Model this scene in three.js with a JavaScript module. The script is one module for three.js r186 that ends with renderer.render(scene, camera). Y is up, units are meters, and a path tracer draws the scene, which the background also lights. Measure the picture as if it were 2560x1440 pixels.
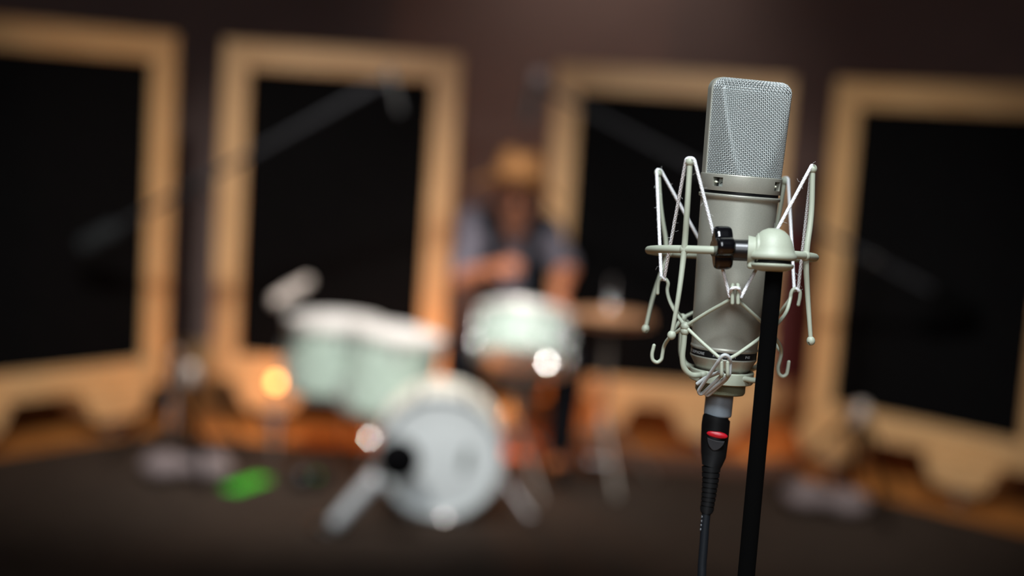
import * as THREE from 'three';
import { RoundedBoxGeometry } from 'three/addons/geometries/RoundedBoxGeometry.js';
import { mergeGeometries, toCreasedNormals } from 'three/addons/utils/BufferGeometryUtils.js';
import { RectAreaLightUniformsLib } from 'three/addons/lights/RectAreaLightUniformsLib.js';
import { Brush, Evaluator, SUBTRACTION } from 'three-bvh-csg';

// ---------------------------------------------------------------- camera, light, exposure
const scene = new THREE.Scene();
scene.background = new THREE.Color(0x000000);
const R = Math.PI / 180, F = 3556;                       // focal length in pixels of the 2560 x 1440 frame
const camera = new THREE.PerspectiveCamera(2 * Math.atan(720 / F) / R, 16 / 9, 0.05, 60);
camera.rotation.order = 'YXZ';
camera.position.set(0, 1.55, 0);
camera.rotation.set(-7 * R, 0, 3.8 * R);
camera.focus = 1.0;
camera.userData.fStop = 2.0;
camera.updateMatrixWorld(true);
const renderer = new THREE.WebGLRenderer();
renderer.toneMapping = THREE.LinearToneMapping;
renderer.toneMappingExposure = 1.0;
renderer.shadowMap.enabled = true;
// ceiling spotlights: [position, aim, colour, candela, half angle, penumbra, size]
const SPOTS = [
  [[-0.5, 3.1, -4.75], [-0.5, 0.6, -5.6], 0xfffaf5, 25, 25, 1, 6, 'ceiling spotlight straight above the drum kit'],
  [[-0.95, 3.1, -2.6], [-1.08, 0.35, -6.3], 0xfff8f0, 57, 24, 1, 6, 'ceiling spotlight aimed at the floor tom side of the drum kit'],
  [[1.0, 3.1, -2.6], [0.95, 0.35, -6.3], 0xfff8f0, 53, 24, 1, 6, 'ceiling spotlight aimed at the hi-hat side of the drum kit'],
  [[0.45, 3.15, -6.9], [0.4, 2.0, -8.0], 0xffeee0, 2.8, 46, 1, 6, 'ceiling spotlight washing the back wall'],
];
// soft panel lights over and behind the camera: [position, aim, size, colour, intensity, label]
RectAreaLightUniformsLib.init();
const PANELS = [
  [[-0.1, 2.95, 0.05], [-0.1, 0, 0.05], 0.6, 0xf0f8ff, 27, 'square white ceiling panel light straight above the camera'],
  [[-0.15, 2.5, 1.7], [0.17, 1.4, -1.0], 0.8, 0xf4f9ff, 12.5, 'square white panel light hanging tilted behind the camera'],
];
for (const [p, aim, size, color, intensity] of PANELS) { const l = new THREE.RectAreaLight(color, intensity, size, size); l.position.set(...p); l.lookAt(aim[0], aim[1], aim[2] + 1e-4); scene.add(l); }
// ceiling panel above the camera: the soft light on the large microphone
RectAreaLightUniformsLib.init();
const PANEL = { at: [-0.1, 2.95, 0.05], size: 0.6, color: 0xf0f8ff, intensity: 46 };
{ const l = new THREE.RectAreaLight(PANEL.color, PANEL.intensity, PANEL.size, PANEL.size); l.position.set(...PANEL.at); l.rotation.x = -Math.PI / 2; scene.add(l); }

// ---------------------------------------------------------------- helpers
const V = (x, y, z) => new THREE.Vector3(x, y, z);
let seed = 7;
const rnd = () => { seed = (seed * 1664525 + 1013904223) % 4294967296; return seed / 4294967296; };
const dir = (px, py) => V((px - 1280) / F, -(py - 720) / F, -1).applyQuaternion(camera.quaternion);
const at = (px, py, D) => { const d = dir(px, py); return d.multiplyScalar(D / -d.z).add(camera.position); };            // point seen at a pixel, D metres into the room
const onFloor = (px, py, h = 0) => { const d = dir(px, py); return d.multiplyScalar((camera.position.y - h) / -d.y).add(camera.position); };
const used = {};
const numbered = n => { used[n] = (used[n] || 0) + 1; return used[n] === 1 ? n : `${n}_${String(used[n] - 1).padStart(3, '0')}`; };
function tag(o, label, category, group) { o.userData.label = label; o.userData.category = category; if (group) o.userData.group = group; return o; }
function thing(name, label, category, p = V(0, 0, 0), turn = 0, group) {
  const o = new THREE.Group(); o.name = numbered(name); o.position.copy(p); o.rotation.y = turn; scene.add(o);
  return tag(o, label, category, group);
}
function mesh(name, geo, mat, parent) {
  const m = new THREE.Mesh(Array.isArray(geo) ? merge(geo) : geo, mat); m.name = parent === scene ? numbered(name) : name;
  m.castShadow = m.receiveShadow = true; parent.add(m); return m;
}
function struct(name, geo, mat) { const m = mesh(name, geo, mat, scene); m.userData.kind = 'structure'; return m; }
function merge(list) {
  return mergeGeometries(list.map(g => {
    let n = g.index ? g.toNonIndexed() : g.clone();
    for (const k of Object.keys(n.attributes)) if (!['position', 'normal', 'uv'].includes(k)) n.deleteAttribute(k);
    if (!n.attributes.uv) n.setAttribute('uv', new THREE.BufferAttribute(new Float32Array(n.attributes.position.count * 2), 2));
    n.morphAttributes = {}; return n;
  }));
}
const lathe = (pts, seg = 48) => new THREE.LatheGeometry(pts.map(p => new THREE.Vector2(p[0], p[1])), seg);
const latheUV = (g, k) => { const p = g.attributes.position, u = g.attributes.uv; for (let i = 0; i < p.count; i++) u.setXY(i, u.getX(i) * 2, p.getY(i) / k); return g; };
const cyl = (r1, r2, h, seg = 32) => new THREE.CylinderGeometry(r1, r2, h, seg);
function uvBox(g, grain = 'y') {                           // uv in metres, u along the grain
  const p = g.attributes.position, n = g.attributes.normal, uv = new Float32Array(p.count * 2), ax = ['x', 'y', 'z'];
  for (let i = 0; i < p.count; i++) {
    const c = [p.getX(i), p.getY(i), p.getZ(i)], m = [n.getX(i), n.getY(i), n.getZ(i)].map(Math.abs);
    const k = m.indexOf(Math.max(...m)), o = [0, 1, 2].filter(q => q !== k), gi = ax.indexOf(grain);
    const a = o.includes(gi) ? gi : o[0], b = o.find(q => q !== a);
    uv[2 * i] = c[a]; uv[2 * i + 1] = c[b];
  }
  g.setAttribute('uv', new THREE.BufferAttribute(uv, 2)); return g;
}
const rbox = (w, h, d, r = 0.004, grain = 'y') => uvBox(new RoundedBoxGeometry(w, h, d, 2, r), grain);
// bar between two points
function bar(a, b, r, r2 = r, seg = 16) {
  const d = b.clone().sub(a), g = new THREE.CylinderGeometry(r2, r, d.length(), seg);
  g.applyQuaternion(new THREE.Quaternion().setFromUnitVectors(V(0, 1, 0), d.clone().normalize()));
  g.translate((a.x + b.x) / 2, (a.y + b.y) / 2, (a.z + b.z) / 2); return g;
}
const ball = (p, r, seg = 20) => new THREE.SphereGeometry(r, seg, Math.ceil(seg * 0.7)).translate(p.x, p.y, p.z);
// sweep a round section of varying radius along points
function sweep(pts, rad, sides = 10, closed = false, caps = true, vScale = 1) {
  const n = pts.length, pos = [], nor = [], uv = [], idx = [], T = [];
  for (let i = 0; i < n; i++) {
    const a = closed ? pts[(i - 1 + n) % n] : pts[Math.max(i - 1, 0)], b = closed ? pts[(i + 1) % n] : pts[Math.min(i + 1, n - 1)];
    T.push(b.clone().sub(a).normalize());
  }
  let N = Math.abs(T[0].y) < 0.9 ? V(0, 1, 0) : V(1, 0, 0); N.sub(T[0].clone().multiplyScalar(N.dot(T[0]))).normalize();
  let len = 0; const rows = closed ? n + 1 : n;
  for (let q = 0; q < rows; q++) {
    const i = q % n; if (q) len += pts[i].distanceTo(pts[(q - 1) % n]);
    N.sub(T[i].clone().multiplyScalar(N.dot(T[i]))).normalize(); const B = T[i].clone().cross(N), r = Array.isArray(rad) ? rad[i] : rad;
    for (let j = 0; j <= sides; j++) {
      const a = j / sides * 2 * Math.PI, d = N.clone().multiplyScalar(Math.cos(a)).addScaledVector(B, Math.sin(a));
      pos.push(pts[i].x + d.x * r, pts[i].y + d.y * r, pts[i].z + d.z * r); nor.push(d.x, d.y, d.z); uv.push(j / sides, len * vScale);
    }
  }
  const w = sides + 1;
  for (let q = 0; q < rows - 1; q++) for (let j = 0; j < sides; j++) { const a = q * w + j, b = a + w; idx.push(a, a + 1, b, b, a + 1, b + 1); }
  const g = new THREE.BufferGeometry();
  g.setAttribute('position', new THREE.Float32BufferAttribute(pos, 3)); g.setAttribute('normal', new THREE.Float32BufferAttribute(nor, 3)); g.setAttribute('uv', new THREE.Float32BufferAttribute(uv, 2)); g.setIndex(idx);
  if (closed || !caps) return g;
  const r0 = Array.isArray(rad) ? rad[0] : rad, r1 = Array.isArray(rad) ? rad[n - 1] : rad;
  return merge([g, ball(pts[0], r0, Math.max(8, sides)), ball(pts[n - 1], r1, Math.max(8, sides))]);
}
const spline = (pts, n = 40, closed = false) => { const c = new THREE.CatmullRomCurve3(pts, closed, 'centripetal'); return closed ? c.getPoints(n).slice(0, n) : c.getPoints(n); };
// polyline with rounded corners
function rounded(pts, r, seg = 6) {
  const out = [pts[0].clone()];
  for (let i = 1; i < pts.length - 1; i++) {
    const p = pts[i], a = pts[i - 1].clone().sub(p), b = pts[i + 1].clone().sub(p), k = Math.min(r, a.length() * 0.45, b.length() * 0.45);
    const s = p.clone().addScaledVector(a.normalize(), k), e = p.clone().addScaledVector(b.normalize(), k);
    for (let j = 0; j <= seg; j++) { const t = j / seg; out.push(s.clone().multiplyScalar((1 - t) * (1 - t)).addScaledVector(p, 2 * t * (1 - t)).addScaledVector(e, t * t)); }
  }
  out.push(pts[pts.length - 1].clone()); return out;
}
// surface of a distance field
function skinOf(f, lo, hi, cell) {
  const nx = Math.ceil((hi.x - lo.x) / cell), ny = Math.ceil((hi.y - lo.y) / cell), nz = Math.ceil((hi.z - lo.z) / cell);
  const X = nx + 1, Y = ny + 1, val = new Float32Array(X * Y * (nz + 1)), id = (i, j, k) => i + X * (j + Y * k);
  for (let k = 0; k <= nz; k++) for (let j = 0; j <= ny; j++) for (let i = 0; i <= nx; i++) val[id(i, j, k)] = f(lo.x + i * cell, lo.y + j * cell, lo.z + k * cell);
  const vi = new Int32Array(X * Y * (nz + 1)).fill(-1), pos = [], idx = [];
  const E = [[0, 1], [2, 3], [4, 5], [6, 7], [0, 2], [1, 3], [4, 6], [5, 7], [0, 4], [1, 5], [2, 6], [3, 7]];
  for (let k = 0; k < nz; k++) for (let j = 0; j < ny; j++) for (let i = 0; i < nx; i++) {
    const v = []; for (let c = 0; c < 8; c++) v.push(val[id(i + (c & 1), j + (c >> 1 & 1), k + (c >> 2))]);
    let x = 0, y = 0, z = 0, m = 0;
    for (const [a, b] of E) if (v[a] < 0 !== v[b] < 0) { const t = v[a] / (v[a] - v[b]); x += (a & 1) + t * ((b & 1) - (a & 1)); y += (a >> 1 & 1) + t * ((b >> 1 & 1) - (a >> 1 & 1)); z += (a >> 2) + t * ((b >> 2) - (a >> 2)); m++; }
    if (m) { vi[id(i, j, k)] = pos.length / 3; pos.push(lo.x + (i + x / m) * cell, lo.y + (j + y / m) * cell, lo.z + (k + z / m) * cell); }
  }
  const quad = (a, b, c, d, flip) => { if (Math.min(a, b, c, d) < 0) return; flip ? idx.push(a, c, b, a, d, c) : idx.push(a, b, c, a, c, d); };
  for (let k = 1; k < nz; k++) for (let j = 1; j < ny; j++) for (let i = 1; i < nx; i++) {
    const s = val[id(i, j, k)] < 0;
    if (s !== val[id(i + 1, j, k)] < 0) quad(vi[id(i, j - 1, k - 1)], vi[id(i, j, k - 1)], vi[id(i, j, k)], vi[id(i, j - 1, k)], !s);
    if (s !== val[id(i, j + 1, k)] < 0) quad(vi[id(i - 1, j, k - 1)], vi[id(i - 1, j, k)], vi[id(i, j, k)], vi[id(i, j, k - 1)], !s);
    if (s !== val[id(i, j, k + 1)] < 0) quad(vi[id(i - 1, j - 1, k)], vi[id(i, j - 1, k)], vi[id(i, j, k)], vi[id(i - 1, j, k)], !s);
  }
  const nor = new Float32Array(pos.length), uv = new Float32Array(pos.length / 3 * 2), e = cell * 0.3;
  for (let i = 0; i < pos.length; i += 3) {
    const [x, y, z] = [pos[i], pos[i + 1], pos[i + 2]], n = V(f(x + e, y, z) - f(x - e, y, z), f(x, y + e, z) - f(x, y - e, z), f(x, y, z + e) - f(x, y, z - e)).normalize();
    nor[i] = n.x; nor[i + 1] = n.y; nor[i + 2] = n.z; uv[i / 3 * 2] = x + z; uv[i / 3 * 2 + 1] = y;
  }
  const g = new THREE.BufferGeometry();
  g.setAttribute('position', new THREE.Float32BufferAttribute(pos, 3)); g.setAttribute('normal', new THREE.BufferAttribute(nor, 3)); g.setAttribute('uv', new THREE.BufferAttribute(uv, 2)); g.setIndex(idx); return g;
}
// tapered capsule distance, smooth minimum
function capsule(a, b, ra, rb) {
  const ab = b.clone().sub(a), L = ab.lengthSq();
  return (x, y, z) => { const px = x - a.x, py = y - a.y, pz = z - a.z, t = Math.max(0, Math.min(1, (px * ab.x + py * ab.y + pz * ab.z) / L)); return Math.hypot(px - ab.x * t, py - ab.y * t, pz - ab.z * t) - (ra + (rb - ra) * t); };
}
const ellipsoid = (c, r) => (x, y, z) => { const k = Math.hypot((x - c.x) / r.x, (y - c.y) / r.y, (z - c.z) / r.z); return (k - 1) * Math.min(r.x, r.y, r.z); };
const blend = (list, k) => (x, y, z) => { let d = 1e9; for (const f of list) { const v = f(x, y, z), h = Math.max(k - Math.abs(d - v), 0) / k; d = Math.min(d, v) - h * h * k * 0.25; } return d; };

// ---------------------------------------------------------------- textures and materials
const hash = (x, y, s) => { let h = Math.imul(x, 374761393) ^ Math.imul(y, 668265263) ^ Math.imul(s, 1274126177); h = Math.imul(h ^ h >>> 13, 1274126177); return ((h ^ h >>> 16) >>> 0) / 4294967296; };
function vnoise(u, v, px, py, s) {                        // value noise that repeats every px, py cells
  const x = u * px, y = v * py, i = Math.floor(x), j = Math.floor(y), f = x - i, g = y - j, a = f * f * (3 - 2 * f), b = g * g * (3 - 2 * g);
  const h = (p, q) => hash(((p % px) + px) % px, ((q % py) + py) % py, s);
  return (h(i, j) * (1 - a) + h(i + 1, j) * a) * (1 - b) + (h(i, j + 1) * (1 - a) + h(i + 1, j + 1) * a) * b;
}
function tex(w, h, f, rx = 1, ry = 1, srgb = true) {
  const d = new Uint8Array(w * h * 4);
  for (let y = 0; y < h; y++) for (let x = 0; x < w; x++) { const c = f((x + 0.5) / w, (y + 0.5) / h); for (let k = 0; k < 3; k++) d[(y * w + x) * 4 + k] = Math.max(0, Math.min(255, Array.isArray(c) ? c[k] : c)); d[(y * w + x) * 4 + 3] = 255; }
  const t = new THREE.DataTexture(d, w, h); t.wrapS = t.wrapT = THREE.RepeatWrapping; t.magFilter = t.minFilter = THREE.LinearFilter; t.repeat.set(rx, ry);
  if (srgb) t.colorSpace = THREE.SRGBColorSpace; t.needsUpdate = true; return t;
}
const mixc = (a, b, t) => a.map((v, i) => v + (b[i] - v) * t);
const pineTex = tex(512, 256, (u, v) => { const n = vnoise(u, v, 3, 10, 1) * 0.6 + vnoise(u, v, 8, 60, 2) * 0.4, ring = 0.5 + 0.5 * Math.sin((v * 22 + n * 3) * Math.PI); return mixc([212, 176, 128], [184, 142, 94], ring * 0.55 + vnoise(u, v, 14, 120, 3) * 0.45); }, 1, 2);
const plankTex = tex(1024, 512, (u, v) => { const row = Math.floor(v * 8), uo = u + hash(row, 3, 5), pl = Math.floor(uo * 2), tone = hash(row, pl % 2, 9), g = vnoise(uo % 1, v, 6, 96, 4) * 0.6 + vnoise(uo % 1, v, 24, 256, 6) * 0.4; const e = Math.min((v * 8) % 1, 1 - (v * 8) % 1) < 0.02 ? 0.5 : 1; return mixc([206, 142, 74], [152, 92, 42], tone * 0.5 + g * 0.5).map(c => c * e); }, 0.8, 1);
const rugTex = tex(512, 512, (u, v) => { const n = vnoise(u, v, 160, 160, 11) * 0.5 + vnoise(u, v, 20, 20, 12) * 0.3 + vnoise(u, v, 6, 6, 13) * 0.2; return mixc([52, 44, 39], [76, 65, 57], n); }, 1.2, 1.2);
const matTex = tex(256, 256, (u, v) => mixc([92, 70, 61], [120, 92, 80], vnoise(u, v, 100, 100, 31) * 0.6 + vnoise(u, v, 9, 9, 32) * 0.4), 1.2, 1.2);
const rugBump = tex(256, 256, (u, v) => 255 * vnoise(u, v, 128, 128, 14), 8, 8, false);
const clothTex = tex(256, 256, (u, v) => { const w = ((Math.floor(u * 128) + Math.floor(v * 128)) & 1) * 4; const n = vnoise(u, v, 12, 12, 15) * 4; return [7 + w + n, 7 + w + n, 8 + w + n]; }, 4, 4);
const wallTex = tex(512, 512, (u, v) => { const n = vnoise(u, v, 90, 90, 16) * 0.35 + vnoise(u, v, 9, 9, 17) * 0.65; return mixc([115, 98, 95], [125, 107, 103], n); }, 0.5, 0.5);
const wallBump = tex(256, 256, (u, v) => 255 * vnoise(u, v, 90, 90, 18), 3, 3, false);
const satinTex = tex(256, 256, (u, v) => 222 + 20 * vnoise(u, v, 128, 128, 19) * vnoise(u, v, 60, 60, 20), 3, 3);
const satinBump = tex(256, 256, (u, v) => 255 * vnoise(u, v, 128, 128, 21), 4, 4, false);
const braidBump = tex(64, 64, (u, v) => { const a = Math.sin((u * 2 + v) * 2 * Math.PI), b = Math.sin((u * 2 - v) * 2 * Math.PI); return 128 + 127 * Math.max(a, b); }, 2, 1, false);
const braidTex = tex(64, 64, (u, v) => { const a = Math.sin((u * 2 + v) * 2 * Math.PI), b = Math.sin((u * 2 - v) * 2 * Math.PI); return 196 + 28 * (Math.max(a, b) * 0.5 + 0.5); }, 2, 1);
const knurlBump = tex(64, 64, (u, v) => 255 * Math.min(Math.abs(Math.sin((u + v) * Math.PI * 2)), Math.abs(Math.sin((u - v) * Math.PI * 2))), 24, 3, false);
const strawTex = tex(256, 256, (u, v) => { const w = (Math.sin(u * 120 * Math.PI) * Math.sin(v * 60 * Math.PI)) * 0.5 + 0.5; return mixc([118, 78, 40], [176, 124, 70], w * 0.6 + vnoise(u, v, 40, 40, 22) * 0.4); }, 2, 2);
const shirtTex = tex(256, 64, (u, v) => (u * 24 % 1 < 0.3 ? [44, 44, 56] : [92, 88, 98]), 3, 3);
const pearlTex = tex(256, 256, (u, v) => { const n = vnoise(u, v, 14, 22, 23) * 0.6 + vnoise(u, v, 40, 60, 24) * 0.4; return mixc([146, 167, 156], [180, 196, 187], n); }, 3, 1);

const std = (color, roughness, metalness = 0, more = {}) => new THREE.MeshStandardMaterial({ color, roughness, metalness, side: THREE.DoubleSide, ...more });
const matte = (color, more = {}) => new THREE.MeshPhysicalMaterial({ color, roughness: 1, specularIntensity: 0.08, side: THREE.DoubleSide, ...more });
const M = {
  pine: std(0xffffff, 0.5, 0, { map: pineTex }),
  plank: std(0xffffff, 0.42, 0, { map: plankTex }),
  rug: matte(0xffffff, { map: rugTex, bumpMap: rugBump, bumpScale: 0.004 }),
  cloth: matte(0xffffff, { map: clothTex }),
  wall: std(0xffffff, 0.85, 0, { map: wallTex, bumpMap: wallBump, bumpScale: 0.001 }),
  ceiling: std(0x3a3632, 0.95),
  nickel: std(0xbcbcae, 0.42, 0.5, { map: satinTex, bumpMap: satinBump, bumpScale: 0.00001 }),
  wire: std(0xafb5b3, 0.36, 0.5),
  sage: std(0xb1b8a4, 0.55, 0.05, { map: satinTex }),
  sageNut: std(0x7c826a, 0.45, 0.3, { bumpMap: knurlBump, bumpScale: 0.0004 }),
  dark: std(0x111214, 0.6),
  groove: std(0x0d0f14, 0.4),
  blackPlastic: std(0x0b0b0c, 0.35),
  blackGloss: std(0x08080a, 0.12),
  rubber: new THREE.MeshPhysicalMaterial({ color: 0x08090a, roughness: 0.55, specularIntensity: 0.4, side: THREE.DoubleSide }),
  cable: new THREE.MeshPhysicalMaterial({ color: 0x0c1116, roughness: 0.55, specularIntensity: 0.5 }),
  pole: matte(0x040404),
  steel: std(0x97a3ab, 0.36, 0.35, { map: satinTex }),
  red: std(0xc01426, 0.32),
  cord: std(0xffffff, 0.85, 0, { map: braidTex, bumpMap: braidBump, bumpScale: 0.00025 }),
  elastic: std(0xa9adab, 0.6),
  lint: std(0xd8d8d4, 0.9),
  chrome: std(0xd4d7da, 0.2, 0.72),
  caster: std(0x585d60, 0.45, 0.4),
  pearl: std(0xffffff, 0.5, 0, { map: pearlTex }),
  hoopPearl: std(0xd6d3c8, 0.3),
  hoop: std(0xcfccc8, 0.3, 0.15),
  glint: std(0xffffff, 0.3, 1),
  frontHoop: std(0xb4bdc0, 0.35),
  head: std(0xf1efec, 0.5),
  kickHead: std(0xd0dade, 0.42),
  cymbal: std(0xdda77e, 0.4, 0.1),
  skin: std(0xa96a4c, 0.55),
  beard: std(0x5a3420, 0.9),
  shirt: std(0xffffff, 0.85, 0, { map: shirtTex }),
  tee: std(0x6c5646, 0.9),
  vest: matte(0x14171c),
  trousers: matte(0x121317),
  straw: std(0xffffff, 0.8, 0, { map: strawTex }),
  sandbag: std(0x6f6465, 0.8),
  green: std(0x12b41a, 0.6),
  maroon: std(0x5c2529, 0.7),
  silver: std(0xc9d2d8, 0.35, 0.2),
  standMetal: std(0x8f8a84, 0.36, 0.7),
  greyMic: std(0xb9aea6, 0.45, 0.3),
};

// ---------------------------------------------------------------- room
struct('floor', uvBox(new THREE.BoxGeometry(10, 0.1, 12), 'x').translate(0, -0.05, -2.9), M.plank);
struct('ceiling', new THREE.BoxGeometry(10.2, 0.1, 12.2).translate(0, 3.45, -2.9), M.ceiling);
const backZ = -8.0;
struct('wall_back', uvBox(new THREE.BoxGeometry(10.2, 3.4, 0.1), 'x').translate(0, 1.7, backZ - 0.05), M.wall);
struct('wall_left', uvBox(new THREE.BoxGeometry(0.1, 3.4, 11), 'z').translate(-4.55, 1.7, -2.5), M.wall);
struct('wall_right', uvBox(new THREE.BoxGeometry(0.1, 3.4, 11), 'z').translate(4.55, 1.7, -2.5), M.wall);
struct('wall_front', uvBox(new THREE.BoxGeometry(10.2, 3.4, 0.1), 'x').translate(0, 1.7, 3.05), M.wall);
struct('baseboard_back', rbox(9, 0.14, 0.025, 0.006, 'x').translate(0, 0.07, backZ + 0.0125), M.pine);

// ceiling spotlights
for (const [p, aim, color, cd, ang, pen, size, label] of SPOTS) {
  const t = thing('ceiling_spotlight', label, 'spotlight', V(p[0], 0, p[2]), 0, 'ceiling spotlights');
  const P = V(p[0], p[1], p[2]), A = V(...aim), d = A.clone().sub(P).normalize(), o = V(-p[0], 0, -p[2]);
  const back = P.clone().addScaledVector(d, -0.18).add(o), front = P.clone().addScaledVector(d, -0.005).add(o);
  mesh('lamp_can', sweep([back, back.clone().lerp(front, 0.3), front], [0.05, 0.075, 0.08], 24, false, false), M.blackPlastic, t);
  mesh('hanger', bar(back, V(back.x, 3.4, back.z), 0.012), M.blackPlastic, t);
  const face = mesh('lamp_face', new THREE.CircleGeometry(0.07, 24), new THREE.MeshStandardMaterial({ color: 0x222222, emissive: color, emissiveIntensity: 1.5 }), t);
  face.position.copy(front).addScaledVector(d, -0.01); face.quaternion.setFromUnitVectors(V(0, 0, 1), d);
  const s = new THREE.SpotLight(color, cd, 0, ang * R, pen, 2); s.position.copy(P); s.target.position.copy(A); s.castShadow = true; s.shadow.radius = size; s.shadow.mapSize.set(1024, 1024);
  scene.add(s, s.target);
}

for (const [p, aim, size, color, , label] of PANELS) {
  const t = thing('panel_light', label, 'light panel', V(...p)), head = new THREE.Object3D(); head.lookAt(aim[0] - p[0], aim[1] - p[1], aim[2] - p[2] + 1e-4);
  const turn = g => g.applyQuaternion(head.quaternion);
  mesh('housing', turn(rbox(size + 0.04, size + 0.04, 0.06, 0.006).translate(0, 0, -0.042)), M.caster, t);
  mesh('diffuser', turn(new THREE.PlaneGeometry(size, size).translate(0, 0, -0.008)), new THREE.MeshStandardMaterial({ color: 0x888888, emissive: color, emissiveIntensity: 2 }), t);
  for (const q of [-0.25, 0.25]) mesh('hanger', bar(V(q, 0, 0).addScaledVector(V(0, 0, -0.06).applyQuaternion(head.quaternion), 1), V(q, 3.4 - p[1], -0.0), 0.004), M.chrome, t);
}
// rug under the kit
{
  const sh = new THREE.Shape([[-2.75, 4.86], [-1.6, 6.26], [1.35, 6.26], [2.75, 5.0], [2.75, 1.6], [-2.75, 1.6]].map(p => new THREE.Vector2(...p)));
  const rug = mesh('rug', uvBox(new THREE.ExtrudeGeometry(sh, { depth: 0.008, bevelEnabled: true, bevelSize: 0.004, bevelThickness: 0.002, bevelSegments: 2 }).rotateX(-Math.PI / 2).translate(0, 0.002, 0), 'x'), M.rug, scene);
  tag(rug, 'large dark brown rug lying under the drum kit', 'rug');
}
const RUG = 0.012;
{ const mat = mesh('floor_mat', rbox(1.22, 0.01, 0.3, 0.004, 'x').translate(0.78, 0.005, -6.425), matte(0xffffff, { map: matTex, bumpMap: rugBump, bumpScale: 0.003 }), scene); tag(mat, 'narrow mauve brown mat lying along the panel behind the hi-hat', 'mat'); }

// ---------------------------------------------------------------- wheeled panels with pine frames
const FRAME_H = 1.80, RAIL0 = 0.2, RAIL1 = 0.325, SW = 0.122, TH = 0.09;
function gobo(label, left, turn, W, feet) {             // left: floor point under the left end (seen from the camera), local +x to the right, +z to the viewer
  const t = thing('acoustic_panel', label, 'panel', V(left.x, 0, left.z), turn, 'pine framed black panels round the drum kit');
  const H = FRAME_H - RAIL0;
  for (const x of [SW / 2, W - SW / 2]) mesh('stile', rbox(SW, H, TH, 0.006, 'y').translate(x, RAIL0 + H / 2, 0), M.pine, t);
  mesh('top_rail', rbox(W - 2 * SW, 0.125, TH, 0.006, 'x').translate(W / 2, FRAME_H - 0.0625, 0), M.pine, t);
  mesh('bottom_rail', rbox(W - 2 * SW, RAIL1 - RAIL0, TH, 0.006, 'x').translate(W / 2, (RAIL0 + RAIL1) / 2, 0), M.pine, t);
  mesh('fabric_panel', rbox(W - 2 * SW + 0.01, FRAME_H - 0.12 - RAIL1 + 0.01, TH - 0.03, 0.01, 'x').translate(W / 2, (FRAME_H - 0.12 + RAIL1) / 2, -0.005), M.cloth, t);
  for (const fx of feet) {
    const s = new THREE.Shape(); s.moveTo(-0.17, 0.115); s.lineTo(-0.13, 0.03); s.quadraticCurveTo(-0.12, 0, -0.08, 0); s.lineTo(0.08, 0); s.quadraticCurveTo(0.12, 0, 0.13, 0.03); s.lineTo(0.17, 0.115); s.closePath();
    const f = mesh('foot', uvBox(new THREE.ExtrudeGeometry(s, { depth: 0.22, bevelEnabled: true, bevelSize: 0.003, bevelThickness: 0.003, bevelSegments: 1, curveSegments: 8 }), 'x').translate(fx, 0.086, -0.11), M.pine, t);
    for (const z of [0.07, -0.07]) {
      const c = mesh('caster', [cyl(0.035, 0.035, 0.028, 20).rotateZ(Math.PI / 2).translate(fx, 0.035, z), new THREE.BoxGeometry(0.045, 0.03, 0.03).translate(fx, 0.07, z), cyl(0.012, 0.012, 0.04, 12).rotateZ(Math.PI / 2).translate(fx, 0.035, z)], M.caster, f);
      c.name = 'caster';
    }
  }
  return t;
}
{
  const D = 6.72, l2 = at(547, 520, D), r2 = at(1132, 520, D), l3 = at(1362, 560, D + 0.05), r3 = at(1952, 560, D);
  gobo('pine framed black panel standing behind the floor tom', l2, Math.atan2(-(r2.z - l2.z), r2.x - l2.x), Math.hypot(r2.x - l2.x, r2.z - l2.z), [0.3, 0.86]);
  gobo('pine framed black panel standing behind the hi-hat and the large microphone', l3, Math.atan2(-(r3.z - l3.z), r3.x - l3.x), Math.hypot(r3.x - l3.x, r3.z - l3.z), [0.3, 0.84]);
  const r1 = at(415, 500, 6.5), a1 = 50 * R, W = 1.14;
  gobo('pine framed black panel turned inwards beside the boom stand weighted by the brighter sandbag', V(r1.x - W * Math.cos(a1), 0, r1.z + W * Math.sin(a1)), a1, W, [0.15, W - 0.3]);
  const l4 = at(2066, 600, 6.55);
  gobo('pine framed black panel turned inwards beside the maroon wall panel', V(l4.x, 0, l4.z), -42 * R, W, [0.17, 0.8]);
}

// ---------------------------------------------------------------- drums
// a polished chrome nut on the hardware, turned so that it mirrors a ceiling spotlight as in the photograph
function nut(parent, p, spot, r) {
  const n = V(...SPOTS[spot][0]).sub(p).normalize().add(camera.position.clone().sub(p).normalize()).normalize(); parent.updateMatrixWorld(true);
  const m = mesh('polished_nut', new THREE.CylinderGeometry(r, r * 1.15, 0.012, 24), M.glint, parent);
  m.position.copy(parent.worldToLocal(p.clone())); m.quaternion.copy(parent.getWorldQuaternion(new THREE.Quaternion()).invert().multiply(new THREE.Quaternion().setFromUnitVectors(V(0, 1, 0), n)));
}
function lugs(t, r, y, h, n, phase = 0) { for (let i = 0; i < n; i++) { const a = i / n * 2 * Math.PI + phase; mesh('lug', [new RoundedBoxGeometry(0.022, h, 0.018, 2, 0.006).translate(0, 0, r + 0.008).rotateY(a).translate(0, y, 0)], M.chrome, t); } }
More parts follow.
